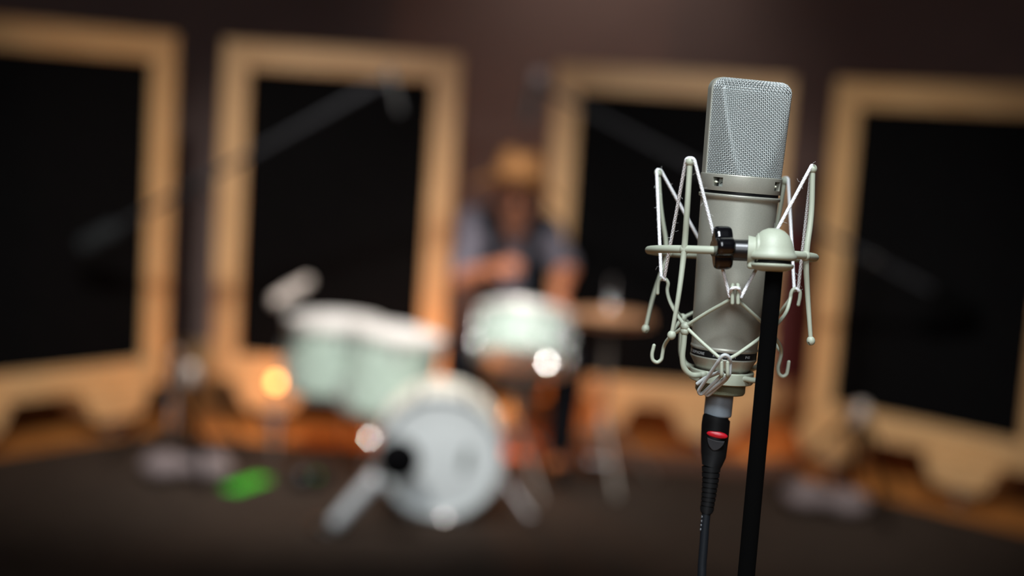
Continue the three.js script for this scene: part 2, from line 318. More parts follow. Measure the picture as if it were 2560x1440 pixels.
function drum(name, label, r, depth, nl, phase) {         // local: axis y, bottom hoop at 0
  const t = thing(name, label, 'drum', V(0, 0, 0), 0, 'mint green drums of the kit');
  mesh('shell', lathe([[r, 0.012], [r, depth - 0.012]], 64), M.pearl, t);
  mesh('batter_head', lathe([[0.0001, depth], [r * 0.9, depth], [r + 0.004, depth - 0.003], [r + 0.005, depth - 0.014]], 64), M.head, t);
  mesh('bottom_head', lathe([[0.0001, 0.004], [r, 0.004]], 64), M.head, t);
  for (const y of [depth - 0.012, 0.012]) { const up = y > depth / 2 ? 1 : -1; mesh('hoop', lathe([[r + 0.004, y - 0.014], [r + 0.013, y - 0.014], [r + 0.010, y + 0.004 * up], [r + 0.011, y + 0.018 * up], [r + 0.005, y + 0.019 * up], [r + 0.004, y - 0.012]], 64), M.hoop, t); }
  lugs(t, r, depth - 0.06, 0.05, nl, phase); if (depth > 0.16) lugs(t, r, 0.06, 0.05, nl, phase);
  return t;
}
{ // floor tom
  const c = at(838, 800, 5.97), depth = c.y - 0.33, t = drum('floor_tom', 'mint green floor tom on chrome legs beside the amber lamp', 0.192, depth, 6, 0.3);
  t.position.set(c.x, 0.33, c.z);
  for (const a of [0.9, 3.0, 5.1]) {
    const x = Math.sin(a), z = Math.cos(a), q = r => V(x * r, 0, z * r);
    mesh('leg', sweep(rounded([q(0.216).setY(0.2), q(0.216).setY(-0.1), q(0.235).setY(-0.17), q(0.235).setY(RUG - 0.33 + 0.012)], 0.05), 0.0065, 10), M.chrome, t);
    mesh('leg_bracket', new RoundedBoxGeometry(0.04, 0.05, 0.03, 2, 0.006).translate(0, 0.1, 0.207).rotateY(a), M.chrome, t);
    mesh('rubber_tip', ball(q(0.235).setY(RUG - 0.33 + 0.013), 0.013), M.rubber, t);
  }
}
const kickC = at(1100, 1142, 5.22), kr = kickC.y - RUG - 0.016, kl = 0.3;
{ // bass drum, axis towards the camera
  const t = thing('bass_drum', 'white bass drum facing forward with a small dark oval emblem on its pale front head', 'drum', V(kickC.x, RUG, kickC.z), Math.atan2(-kickC.x, -kickC.z) * 1, 'mint green drums of the kit');
  const cy = kickC.y - RUG, P = g => g.rotateX(Math.PI / 2).translate(0, cy, 0);
  mesh('shell', P(lathe([[kr - 0.008, -kl], [kr - 0.008, -0.02]], 72)), M.hoopPearl, t);
  for (const y of [-0.012, -kl]) mesh('hoop', P(lathe([[kr - 0.01, y - 0.02], [kr + 0.012, y - 0.02], [kr + 0.014, y], [kr + 0.012, y + 0.02], [kr - 0.006, y + 0.02], [kr - 0.01, y - 0.02]], 72)), y > -0.1 ? M.frontHoop : M.hoopPearl, t);
  const inv = p => V(p.x - kickC.x, p.y - kickC.y, 0);
  mesh('front_head', cyl(kr - 0.006, kr - 0.006, 0.002, 72).rotateX(Math.PI / 2).translate(0, cy, -0.007), M.kickHead, t);
  mesh('rear_head', P(lathe([[0.0001, -kl + 0.005], [kr - 0.01, -kl + 0.005]], 48)), M.head, t);
  const lg = inv(at(1166, 1152, 5.22));
  mesh('emblem', new THREE.ExtrudeGeometry(new THREE.Shape(new THREE.EllipseCurve(0, 0, 0.018, 0.05, 0, Math.PI * 2).getPoints(24)), { depth: 0.001, bevelEnabled: false }).rotateZ(-0.15).translate(lg.x, lg.y + cy, -0.006), std(0x53605f, 0.5), t);
  for (let i = 0; i < 8; i++) {
    const a = (i + 0.5) / 8 * 2 * Math.PI, g = z => new RoundedBoxGeometry(0.026, 0.03, 0.05, 2, 0.006).translate(0, kr + 0.012, z).rotateZ(a).translate(0, cy, 0);
    const c = mesh('claw', g(-0.012), M.chrome, t); mesh('tension_rod', bar(V(0, kr + 0.012, -0.03), V(0, kr + 0.012, -kl + 0.03), 0.004).rotateZ(a).translate(0, cy, 0), M.chrome, c);
    mesh('lug', new RoundedBoxGeometry(0.022, 0.02, 0.06, 2, 0.006).translate(0, kr + 0.002, -kl / 2).rotateZ(a).translate(0, cy, 0), M.chrome, t);
  }
  for (const sx of [-1, 1]) {
    const sp = mesh('spur', bar(V(sx * (kr - 0.01), cy * 0.75, -0.14), V(sx * (kr + 0.14), 0.012, -0.02), 0.009), M.chrome, t);
    mesh('spur_bracket', new RoundedBoxGeometry(0.03, 0.06, 0.05, 2, 0.008).translate(sx * (kr - 0.006), cy * 0.75, -0.14), M.chrome, t);
    mesh('rubber_tip', ball(V(sx * (kr + 0.14), 0.014, -0.02), 0.014), M.rubber, sp);
  }
}
{ const k = scene.getObjectByName('bass_drum'); nut(k, at(924, 1096, 5.19), 1, 0.006); nut(k, at(1110, 1296, 5.19), 2, 0.007); }
{ // rack tom over the bass drum
  const c = at(997, 830, 5.72), depth = 0.33, t = drum('rack_tom', 'mint green rack tom mounted low between the floor tom and the bass drum', 0.182, depth, 6, 0.1);
  t.rotation.set(-0.02, 0, -0.12); t.position.copy(c).sub(V(0, depth, 0).applyEuler(t.rotation));
  const low = V(0.08, 0.1, -0.1);
  mesh('mount_arm', sweep(rounded([V(0.0, 0.1, -0.165), V(0.03, 0.1, -0.26), V(0.07, -0.02, -0.24)], 0.03), 0.011, 10), M.chrome, t);
  mesh('mount_bracket', new RoundedBoxGeometry(0.06, 0.06, 0.03, 2, 0.008).translate(0, 0.1, -0.18), M.chrome, t);
}
{ // stand of the rack tom
  const c = at(997, 830, 5.72), t = thing('tom_stand', 'chrome tripod stand carrying the rack tom behind the bass drum', 'stand', V(c.x + 0.06, RUG, c.z - 0.255)), h = c.y - 0.33 + 0.1 - RUG;
  mesh('tube', bar(V(0, 0.1, 0), V(0, h, 0), 0.0125), M.standMetal, t);
  mesh('clamp', new RoundedBoxGeometry(0.045, 0.05, 0.045, 2, 0.008).translate(0, h - 0.02, 0), M.chrome, t);
  for (let i = 0; i < 3; i++) { const a = i * 2.094 + 0.9; mesh('leg', sweep([V(0, 0.24, 0), V(Math.sin(a) * 0.2, 0.012, Math.cos(a) * 0.2)], 0.009, 8), M.standMetal, t); }
}
{ // tilted snare
  const c = at(1307, 851, 5.74), depth = 0.2, t = drum('snare_drum', 'pale mint snare drum tilted towards the seated drummer', 0.192, depth, 8, 0.2);
  t.rotation.set(-27 * R, 0, -3 * R); t.updateMatrixWorld(); t.position.copy(c).sub(V(0, depth / 2, 0).applyEuler(t.rotation));
  mesh('throw_off', new RoundedBoxGeometry(0.04, 0.09, 0.03, 2, 0.008).translate(0, 0.09, 0.2).rotateY(0.75), M.chrome, t);
  nut(t, at(1367, 908, 5.47), 2, 0.010);
  const st = thing('snare_stand', 'low folding stand under the tilted snare drum', 'stand', V(c.x, RUG, c.z - 0.02)), top = c.y - depth / 2 - 0.06 - RUG;
  mesh('centre_tube', bar(V(0, 0.1, 0), V(0, top - 0.03, 0), 0.011), M.standMetal, st);
  for (let i = 0; i < 3; i++) { const a = i * 2.094 + 0.5; mesh('leg', sweep([V(0, 0.26, 0), V(Math.sin(a) * 0.2, 0.05, Math.cos(a) * 0.2), V(Math.sin(a) * 0.24, 0.01, Math.cos(a) * 0.24)], 0.008, 8), M.standMetal, st); mesh('basket_arm', sweep([V(0, top - 0.03, 0), V(Math.sin(a) * 0.12, top - 0.01 - 0.06 * Math.cos(a), Math.cos(a) * 0.12)], 0.007, 8), M.standMetal, st); }
}
{ // hi-hat
  const c = at(1524, 794, 5.93), t = thing('hi_hat', 'copper coloured hi-hat cymbal pair on a chrome pedal stand', 'cymbal', V(c.x, RUG, c.z)), h = c.y - RUG, r = 0.177;
  const prof = (y, s) => lathe([[0.006, y + s * 0.03], [0.02, y + s * 0.029], [0.036, y + s * 0.014], [0.08, y + s * 0.009], [r, y], [r, y - s * 0.0015], [0.08, y + s * 0.007], [0.034, y + s * 0.012], [0.006, y + s * 0.027]], 64);
  mesh('top_cymbal', prof(h + 0.012, 1), M.cymbal, t); mesh('bottom_cymbal', prof(h - 0.012, -1), M.cymbal, t);
  mesh('clutch', lathe([[0.006, h + 0.04], [0.02, h + 0.04], [0.02, h + 0.055], [0.011, h + 0.06], [0.011, h + 0.085], [0.006, h + 0.09]], 24), M.chrome, t);
  mesh('pull_rod', bar(V(0, 0.2, 0), V(0, h + 0.16, 0), 0.0035), M.chrome, t);
  mesh('stand_tube', bar(V(0, 0.12, 0), V(0, h - 0.06, 0), 0.0125), M.standMetal, t);
  mesh('cup', lathe([[0.006, h - 0.06], [0.025, h - 0.055], [0.025, h - 0.045], [0.006, h - 0.04]], 24), M.dark, t);
  for (const a of [0.25, 1.95, 3.95]) { mesh('leg', sweep([V(0, 0.3, 0), V(Math.sin(a) * 0.22, 0.06, Math.cos(a) * 0.22), V(Math.sin(a) * 0.26, 0.012, Math.cos(a) * 0.26)], 0.011, 8), M.standMetal, t); }
  mesh('pedal_board', rbox(0.085, 0.012, 0.27, 0.005).rotateX(-0.22).translate(0, 0.055, -0.16), M.silver, t);
}

// ---------------------------------------------------------------- microphones, stands and small things round the kit
function micBody(a, b, r, grill, mat, parent, gm = M.greyMic, name = 'microphone_body') {   // a: tail, b: head
  const d = b.clone().sub(a), m = a.clone().addScaledVector(d, 0.68);
  mesh(name, sweep([a, a.clone().lerp(m, 0.1), m], [r * 0.7, r * 0.8, r], 20), mat, parent);
  mesh('microphone_grille', sweep([m, a.clone().addScaledVector(d, 0.75), a.clone().addScaledVector(d, 0.95), b], [r, r * grill, r * grill, r * grill * 0.75], 20), gm, parent);
}
function boomStand(label, base, tip, tail, pivot, sub, h0, wm = matte(0x2c2f31)) {
  const t = thing('boom_stand', label, 'stand', V(base.x, RUG, base.z), 0, 'overhead boom stands'), o = p => p.clone().sub(V(base.x, RUG, base.z));
  mesh('pole', bar(V(0, 0.05, 0), o(pivot), 0.0125), M.pole, t);
  mesh('lower_tube', bar(V(0, 0.04, 0), V(0, o(pivot).y * 0.62, 0), 0.017), M.pole, t);
  mesh('clutch', [bar(o(pivot).add(V(0, -0.03, -0.02)), o(pivot).add(V(0, 0.03, -0.02)), 0.026), ball(o(pivot), 0.028)], M.blackPlastic, t);
  mesh('leg_hub', lathe([[0.018, h0 - 0.05], [0.034, h0 - 0.04], [0.034, h0 + 0.02], [0.018, h0 + 0.04]], 24), M.greyMic, t);
  for (let i = 0; i < 3; i++) { const a = i * 2.094 + sub; mesh('leg', sweep([V(Math.sin(a) * 0.03, h0 - 0.02, Math.cos(a) * 0.03), V(Math.sin(a) * 0.34, 0.012, Math.cos(a) * 0.34)], 0.011, 8), M.pole, t); }
  mesh('boom_arm', bar(o(tail), o(tip), 0.011), matte(0x303134), t);
  mesh('counterweight', sweep([o(tail), o(tail).lerp(o(tip), 0.09)], 0.036, 20), wm, t);
  return t;
}
{
  const DL = 5.62, base = onFloor(468, 1172, RUG), piv = at(505, 458, -base.z); piv.x = base.x;
  const tip = at(972, 196, 5.4), line = tip.clone().sub(piv).normalize(), tail = piv.clone().addScaledVector(line, -0.62);
  boomStand('boom stand whose arm rises in front of the panel behind the floor tom', base, tip, tail, piv, 0.4, 0.40);
  const m = thing('overhead_microphone', 'slim overhead microphone at the boom end above the floor tom', 'microphone', tip, 0, 'overhead microphones');
  micBody(V(0.0, 0.035, 0), V(0.05, -0.12, 0.03), 0.0125, 1, M.blackPlastic, m, M.dark);
  mesh('clip', new RoundedBoxGeometry(0.03, 0.04, 0.03, 2, 0.006), M.blackPlastic, m);
  const base2 = onFloor(2128, 1262, RUG), piv2 = at(2168, 650, -base2.z); piv2.x = base2.x;
  const tip2 = at(1345, 212, 5.6), line2 = tip2.clone().sub(piv2).normalize();
  boomStand('boom stand whose arm passes behind the large microphone to the drummer', base2, tip2, piv2.clone().addScaledVector(line2, -0.5), piv2, 0.2, 0.4, M.pole);
  const m2 = thing('overhead_microphone', 'overhead microphone hanging above the drummer in the straw hat', 'microphone', tip2, 0, 'overhead microphones');
  micBody(V(-0.005, 0.05, 0), V(-0.03, -0.14, 0.02), 0.02, 1.05, M.dark, m2, M.dark);
  mesh('clip', new RoundedBoxGeometry(0.05, 0.05, 0.04, 2, 0.008).translate(0, 0.03, 0), std(0x6b5f60, 0.6), m2);
}
function sandbag(label, p, turn, w, mat) {
  const t = thing('sandbag', label, 'sandbag', p, turn, 'sandbags on the boom stand legs');
  const f = blend([ellipsoid(V(-w * 0.26, 0.05, 0), V(w * 0.27, 0.052, 0.1)), ellipsoid(V(w * 0.26, 0.05, 0), V(w * 0.27, 0.052, 0.1))], 0.03), g = (x, y, z) => Math.max(f(x, y, z) + 0.002 * Math.sin(x * 90 + z * 40), -(y - 0.002));
  mesh('bag', skinOf(g, V(-w * 0.62, -0.02, -0.14), V(w * 0.62, 0.13, 0.14), 0.0085), mat, t);
  mesh('strap', sweep(spline([V(-0.04, 0.085, 0), V(-0.03, 0.12, 0), V(0.03, 0.12, 0), V(0.04, 0.085, 0)], 16), 0.007, 8), M.blackPlastic, t);
}
sandbag('grey sandbag lying in front of the boom stand near the green tape', onFloor(468, 1196, RUG).add(V(0, 0, 0)), 0.12, 0.34, M.sandbag);
sandbag('grey sandbag lying by the panel next to the maroon wall panel', onFloor(2062, 1276, RUG), -0.35, 0.33, M.sandbag);
{ // short stand in the gap
  const base = onFloor(430, 1078), t = thing('short_microphone_stand', 'short stand with a grey microphone in the gap between two panels', 'stand', base), top = at(432, 888, -base.z).y;
  mesh('round_base', lathe([[0.0001, 0.02], [0.05, 0.018], [0.085, 0.008], [0.085, 0], [0.0001, 0]], 32), M.blackPlastic, t);
  mesh('pole', bar(V(0, 0.015, 0), V(0, top - 0.04, 0), 0.012), M.steel, t);
  micBody(V(0, top - 0.07, -0.03), V(0.02, top + 0.02, 0.05), 0.018, 1.4, M.greyMic, t);
}
{ // tom microphone
  const a = at(694, 752, 5.62), b = at(768, 704, 5.75), t = thing('tom_microphone', 'pale grey microphone reaching over the rim of the floor tom', 'microphone', b);
  const A = a.clone().sub(b), tip = at(752, 778, 5.62).sub(b);
  mesh('microphone_body', sweep([A, A.clone().multiplyScalar(0.5), V(0, 0, 0)], [0.027, 0.027, 0.02], 20), M.greyMic, t);
  mesh('collar_ring', new THREE.TorusGeometry(0.027, 0.003, 8, 24).translate(0, 0, 0).applyQuaternion(new THREE.Quaternion().setFromUnitVectors(V(0, 0, 1), A.clone().normalize())).translate(A.x * 0.6, A.y * 0.6, A.z * 0.6), M.chrome, t);
  mesh('rim_clip', sweep(rounded([A.clone().multiplyScalar(0.7), A.clone().multiplyScalar(0.7).add(V(0.01, -0.07, 0.02)), tip], 0.02), 0.006, 8), M.blackPlastic, t);
}
{ // bass drum microphone: black round head on a silver arm
  const a = at(842, 1304, 4.98), b = at(934, 1204, 5.0), c = at(996, 1150, 5.02), g = V(a.x - 0.03, RUG, a.z - 0.05), t = thing('kick_microphone', 'round black microphone on a thick silver arm in front of the bass drum', 'microphone', g), o = p => p.clone().sub(g), A = o(a), B = o(b), C = o(c);
  mesh('arm', sweep([A, A.clone().lerp(B, 0.5), B], [0.026, 0.027, 0.027], 24), M.silver, t);
  mesh('arm_joint', bar(B, C, 0.014), M.blackPlastic, t);
  mesh('microphone_head', new THREE.SphereGeometry(0.078, 32, 24).scale(1, 1, 1.05).translate(C.x, C.y, C.z), matte(0x0a0a0c), t);
  mesh('grille_ring', new THREE.TorusGeometry(0.0775, 0.003, 8, 40).translate(C.x, C.y, C.z), M.dark, t);
  mesh('round_base', lathe([[0.0001, 0.022], [0.05, 0.02], [0.075, 0.01], [0.075, 0], [0.0001, 0]], 32), M.blackPlastic, t);
  mesh('stand_post', sweep(rounded([V(0, 0.02, 0), V(0, 0.045, 0), A.clone().lerp(B, 0.12)], 0.01), 0.01, 10), M.blackPlastic, t);
}
{ // green tape
  const a = onFloor(572, 1226, RUG), b = onFloor(662, 1196, RUG), d = b.clone().sub(a), t = mesh('tape_strip', rbox(d.length(), 0.003, 0.075, 0.001, 'x').rotateY(Math.atan2(-d.z, d.x)), M.green, scene);
  t.position.copy(a.add(b).multiplyScalar(0.5)).add(V(0, 0.0015, 0)); tag(t, 'strip of bright green tape stuck on the rug', 'tape');
}
{ // floor box with a green light
  const p = onFloor(772, 1214, RUG), t = thing('floor_box', 'small black box with a dim green indicator on the rug', 'box', p, 0.3);
  mesh('case', rbox(0.15, 0.085, 0.1, 0.008).translate(0, 0.0425, 0), M.blackPlastic, t);
  const led = mesh('indicator_light', cyl(0.009, 0.009, 0.006, 16).rotateX(Math.PI / 2).translate(0.02, 0.055, 0.052), new THREE.MeshStandardMaterial({ color: 0x103010, emissive: 0x2a7a20, emissiveIntensity: 1.2 }), t);
  mesh('knob', cyl(0.01, 0.012, 0.012, 20).rotateX(Math.PI / 2).translate(-0.035, 0.055, 0.056), M.steel, t);
}
function amberLamp(label, p, I) {
  const t = thing('amber_lamp', label, 'lamp', V(p.x, 0, p.z), 0, 'small amber lamps on the floor');
  mesh('base', lathe([[0.0001, 0.03], [0.035, 0.028], [0.05, 0.012], [0.05, 0], [0.0001, 0]], 32), M.blackPlastic, t);
  mesh('stem', bar(V(0, 0.02, 0), V(0, p.y - 0.03, 0), 0.006), M.chrome, t);
  mesh('socket', cyl(0.014, 0.012, 0.03, 20).translate(0, p.y - 0.03, 0), M.blackPlastic, t);
  mesh('bulb', lathe([[0.0001, 0.03], [0.012, 0.027], [0.021, 0.013], [0.022, 0], [0.016, -0.013], [0.011, -0.02], [0.0001, -0.02]], 24).translate(0, p.y, 0), new THREE.MeshStandardMaterial({ color: 0x331a08, emissive: 0xffa658, emissiveIntensity: 11 }), t);
  const l = new THREE.PointLight(0xff9848, I, 0, 2); l.position.copy(p); l.castShadow = true; scene.add(l);
}
amberLamp('small amber lamp glowing beside the floor tom', at(691, 958, 6.42), 0.15);
amberLamp('small amber lamp on the floor hidden behind the bass drum', at(1182, 1046, 6.3), 1.3);
amberLamp('small amber lamp on the floor behind the panel next to the maroon wall panel', at(1895, 985, 7.05), 0.22);
{ // maroon panel on the wall in the gap on the right
  const p = at(1996, 800, 7.98), t = thing('wall_panel', 'maroon cloth panel fixed low on the wall between two pine framed panels', 'wall panel', V(p.x, 0.15, backZ + 0.025));
  mesh('cloth_face', rbox(0.6, 0.86, 0.05, 0.012).translate(0, 0.43, 0), M.maroon, t);
  for (const x of [-0.305, 0.305]) mesh('edge_strip', rbox(0.012, 0.86, 0.048, 0.004).translate(x, 0.43, 0), M.dark, t);
}

// ---------------------------------------------------------------- the drummer
{
  const pel = at(1288, 850, 6.26), B = V(pel.x, RUG, pel.z), t = thing('person', 'seated drummer in a straw hat, dark vest and light striped shirt', 'person', B), o = p => p.clone().sub(B);
  const P = o(pel), chest = o(at(1286, 612, 6.16)), neck = o(at(1290, 548, 6.10)), head = o(at(1292, 490, 6.00));
  const sh = [o(at(1192, 560, 6.14)), o(at(1362, 580, 6.14))], el = [o(at(1156, 694, 6.00)), o(at(1413, 672, 6.04))], wr = [o(at(1236, 672, 5.82)), o(at(1394, 752, 5.82))];
  const hip = [V(P.x - 0.1, P.y - 0.02, 0.02), V(P.x + 0.1, P.y - 0.02, 0.02)], kn = [V(P.x - 0.2, 0.5, 0.42), V(o(at(1424, 905, 5.75)).x, 0.5, 0.36)], an = [V(P.x - 0.2, 0.09, 0.36), V(o(at(1420, 905, 5.75)).x, 0.09, 0.3)];
  const down = V(0, -0.5, 0.85).normalize();
  // body: one skin surface
  const bones = [capsule(P, chest, 0.12, 0.12), capsule(chest, neck, 0.1, 0.055), capsule(neck, head, 0.052, 0.055), capsule(sh[0], sh[1], 0.055, 0.055)];
  for (const i of [0, 1]) bones.push(capsule(sh[i], el[i], 0.05, 0.04), capsule(el[i], wr[i], 0.042, 0.027), capsule(hip[i], kn[i], 0.08, 0.055), capsule(kn[i], an[i], 0.052, 0.035), capsule(an[i], an[i].clone().add(V(0, -0.035, 0.13)), 0.035, 0.03));
  const lo = V(-0.45, -0.02, -0.3), hi = V(0.45, 1.36, 0.62), parts = [skinOf(blend(bones, 0.03), lo, hi, 0.014)];
  // head with face, on a finer grid
  const hp = (x, y, z) => V(head.x + x, head.y + y - 0.18 * z, head.z + z), hd = [ellipsoid(hp(0, 0.03, -0.01), V(0.076, 0.105, 0.095)), ellipsoid(hp(0, -0.045, 0.03), V(0.056, 0.07, 0.065)), capsule(hp(0, 0.02, 0.088), hp(0, -0.025, 0.108), 0.009, 0.015), capsule(hp(-0.035, 0.035, 0.08), hp(0.035, 0.035, 0.08), 0.013, 0.013), capsule(hp(-0.02, -0.06, 0.088), hp(0.02, -0.06, 0.088), 0.009, 0.009), ellipsoid(hp(-0.077, 0, -0.005), V(0.012, 0.032, 0.02)), ellipsoid(hp(0.077, 0, -0.005), V(0.012, 0.032, 0.02)), capsule(head.clone().add(V(0, -0.03, -0.02)), neck, 0.055, 0.055)];
  const hb = blend(hd, 0.012), eyes = [hp(-0.03, 0.012, 0.094), hp(0.03, 0.012, 0.094)];
  parts.push(skinOf((x, y, z) => { let d = hb(x, y, z); for (const e of eyes) d = Math.max(d, 0.011 - Math.hypot(x - e.x, y - e.y, z - e.z)); return d; }, head.clone().add(V(-0.12, -0.16, -0.14)), head.clone().add(V(0.12, 0.16, 0.15)), 0.005));
  // hands: palm and five fingers each
  for (const i of [0, 1]) {
    const w = wr[i], f = w.clone().sub(el[i]).normalize(), up = i ? V(-0.2, 0.55, 0.8) : V(0.1, 0.75, 0.65); up.sub(f.clone().multiplyScalar(up.dot(f))).normalize(); const s = f.clone().cross(up).multiplyScalar(i ? -1 : 1);
    const q = (a, b, c) => w.clone().addScaledVector(f, a).addScaledVector(s, b).addScaledVector(up, c), hs = [capsule(q(-0.02, 0, 0), q(0.02, 0, 0), 0.026, 0.026), capsule(q(0.025, -0.022, 0), q(0.075, -0.028, 0.005), 0.017, 0.014), capsule(q(0.025, 0.018, 0), q(0.075, 0.026, 0.005), 0.017, 0.014), capsule(q(0.03, 0, 0), q(0.08, 0, 0.007), 0.018, 0.015)];
    [[-0.03, 0.8], [-0.01, 0.97], [0.011, 1], [0.031, 0.9]].forEach(([b, L]) => { const k0 = q(0.078, b, 0.006), k1 = q(0.078 + 0.036 * L, b * 1.12, -0.006), k2 = q(0.078 + 0.05 * L, b * 1.12, -0.03 * L), k3 = q(0.078 + 0.042 * L, b * 1.1, -0.048 * L); hs.push(capsule(k0, k1, 0.0095, 0.009), capsule(k1, k2, 0.009, 0.0085), capsule(k2, k3, 0.0085, 0.0075)); });
    hs.push(capsule(q(0.02, 0.026, -0.004), q(0.05, 0.05, -0.012), 0.013, 0.011), capsule(q(0.05, 0.05, -0.012), q(0.078, 0.056, -0.024), 0.0105, 0.009));
    parts.push(skinOf(blend(hs, 0.006), w.clone().add(V(-0.17, -0.17, -0.17)), w.clone().add(V(0.17, 0.17, 0.17)), 0.004));
  }
  mesh('body', parts, M.skin, t);
  // clothing
  const sb = blend([capsule(P, chest, 0.145, 0.142), capsule(chest, neck.clone().add(V(0, -0.03, 0)), 0.12, 0.07), capsule(sh[0], sh[1], 0.072, 0.072), capsule(sh[0], el[0].clone().lerp(sh[0], 0.1), 0.068, 0.062), capsule(sh[1], el[1].clone().lerp(sh[1], 0.1), 0.068, 0.062)], 0.04);
  const fold = (x, y, z) => 0.003 * Math.sin(y * 60 + x * 25) * Math.sin(x * 40 + z * 30);
  mesh('shirt', skinOf((x, y, z) => sb(x, y, z) + fold(x, y, z), V(-0.5, 0.35, -0.3), V(0.5, 1.2, 0.45), 0.013), M.shirt, t);
  const vb = blend([capsule(P, chest, 0.156, 0.155), capsule(chest, neck.clone().add(V(0, -0.06, 0)), 0.132, 0.075), capsule(sh[0].clone().lerp(sh[1], 0.1), sh[1].clone().lerp(sh[0], 0.02), 0.084, 0.084)], 0.04);
  mesh('vest', skinOf((x, y, z) => Math.max(vb(x, y, z) + fold(x, y, z), z > 0 ? 0.03 + 0.09 * Math.max(0, y - 0.7) - Math.abs(x - chest.x) : -1, y - (sh[0].y + 0.07)), V(-0.4, 0.4, -0.32), V(0.4, 1.2, 0.35), 0.012), M.vest, t);
  const tr = [capsule(P.clone().add(V(0, 0.02, 0)), P.clone().add(V(0, -0.05, 0.02)), 0.152, 0.15)]; for (const i of [0, 1]) tr.push(capsule(hip[i], kn[i], 0.1, 0.078), capsule(kn[i], an[i].clone().add(V(0, 0.02, 0)), 0.076, 0.062));
  mesh('trousers', skinOf(blend(tr, 0.03), V(-0.5, 0.0, -0.3), V(0.6, 0.75, 0.65), 0.014), M.trousers, t);
  for (const i of [0, 1]) mesh('shoe', skinOf((x, y, z) => Math.max(blend([capsule(an[i].clone().add(V(0, -0.03, -0.02)), an[i].clone().add(V(0, -0.045, 0.15)), 0.047, 0.04)], 0.01)(x, y, z), 0.002 - y), an[i].clone().add(V(-0.09, -0.12, -0.1)), an[i].clone().add(V(0.09, 0.06, 0.24)), 0.009), M.rubber, t);
  const bd = blend([ellipsoid(hp(0, -0.07, 0.045), V(0.068, 0.078, 0.064)), ellipsoid(hp(0, -0.13, 0.06), V(0.04, 0.06, 0.035))], 0.03), nose = hp(0, -0.01, 0.11);
  mesh('beard', skinOf((x, y, z) => Math.max(bd(x, y, z) + 0.002 * Math.sin(x * 400) * Math.sin(y * 160), 0.028 - Math.hypot(x - nose.x, y - nose.y, z - nose.z), Math.abs(x - head.x) < 0.018 && Math.abs(y - hp(0, -0.06, 0.1).y) < 0.007 ? 0.001 : -1), head.clone().add(V(-0.1, -0.25, -0.05)), head.clone().add(V(0.1, 0.03, 0.16)), 0.006), M.beard, t);
  const gl = mesh('sunglasses', [-1, 1].map(s => new THREE.SphereGeometry(1, 20, 14).scale(0.03, 0.021, 0.006).rotateY(s * 0.25).translate(s * 0.034, 0, 0)).concat([bar(V(-0.01, 0.004, 0.002), V(0.01, 0.004, 0.002), 0.0025), bar(V(-0.064, 0.004, -0.008), V(-0.08, 0.006, -0.09), 0.0025), bar(V(0.064, 0.004, -0.008), V(0.08, 0.006, -0.09), 0.0025)]), M.blackGloss, t); gl.position.copy(hp(0, 0.012, 0.11)); gl.rotation.x = 0.18;
  // straw hat
  const hat = mesh('straw_hat', (() => { const g = lathe([[0.0001, 0.122], [0.035, 0.124], [0.06, 0.118], [0.078, 0.1], [0.088, 0.05], [0.092, 0.004], [0.11, -0.004], [0.145, -0.006], [0.17, 0.004], [0.185, 0.022], [0.186, 0.026], [0.168, 0.009], [0.144, -0.001], [0.11, 0.001], [0.095, 0.008]], 64), p = g.attributes.position; for (let i = 0; i < p.count; i++) { const x = p.getX(i), y = p.getY(i), z = p.getZ(i), r = Math.hypot(x, z); let yy = y; if (r > 0.1) yy += (-0.075 * (x / 0.18) ** 2 + 0.02 * Math.max(0, z / 0.18)) * (r - 0.1) / 0.08; if (y > 0.09) yy -= 0.022 * Math.exp(-(x * x) / 0.0006); p.setXYZ(i, x, yy, z * 1.08); } g.computeVertexNormals(); return g; })(), M.straw, t);
  hat.position.copy(hp(0, 0.06, -0.008)); hat.rotation.set(0.06, 0, -0.12); hat.scale.setScalar(1.1);
  mesh('hat_band', lathe([[0.0935, 0.006], [0.0915, 0.03]], 48).scale(1, 1, 1.08), std(0x2a1a10, 0.8), hat);
  // throne
  const th = thing('drum_throne', 'round black stool under the seated drummer', 'stool', V(pel.x, RUG, pel.z - 0.02)), sy = P.y - 0.17;
  mesh('seat', lathe([[0.0001, sy], [0.13, sy], [0.15, sy - 0.02], [0.15, sy - 0.05], [0.14, sy - 0.07], [0.0001, sy - 0.07]], 40), M.vest, th);
  mesh('post', bar(V(0, 0.14, 0), V(0, sy - 0.06, 0), 0.014), M.chrome, th);
  for (let i = 0; i < 3; i++) { const a = i * 2.094 + 3.6; mesh('leg', bar(V(0, 0.2, 0), V(Math.sin(a) * 0.2, 0.012, Math.cos(a) * 0.2), 0.01), M.chrome, th); }
}

// ---------------------------------------------------------------- the large microphone: work in photo pixels at its distance
const D0 = 1.02, S = D0 / F;
const dzA = py => (482 - py) * 61.6 / 666;                                       // its axis leans a little
const Q = (px, py, dz = 0) => { const k = D0 - (dz + dzA(py)) * S; return dir(px, py).multiplyScalar(k).add(camera.position); };   // dz: pixels nearer to the camera than the microphone's axis
const ax = py => 1849.7 - (py - 482) * 0.1006;
const axisP = py => Q(ax(py), py);
const micY = axisP(206).sub(axisP(872)).normalize(), micO = axisP(975);
const micZ = camera.position.clone().sub(axisP(482)); micZ.addScaledVector(micY, -micZ.dot(micY)).normalize();
const micX = micY.clone().cross(micZ), micQ = new THREE.Quaternion().setFromRotationMatrix(new THREE.Matrix4().makeBasis(micX, micY, micZ));
const L = py => axisP(py).sub(micO).dot(micY) / S;                               // height in pixel units above the microphone's foot
const sc = g => (Array.isArray(g) ? merge(g) : g).scale(S, S, S);
const PSI = 19 * R;
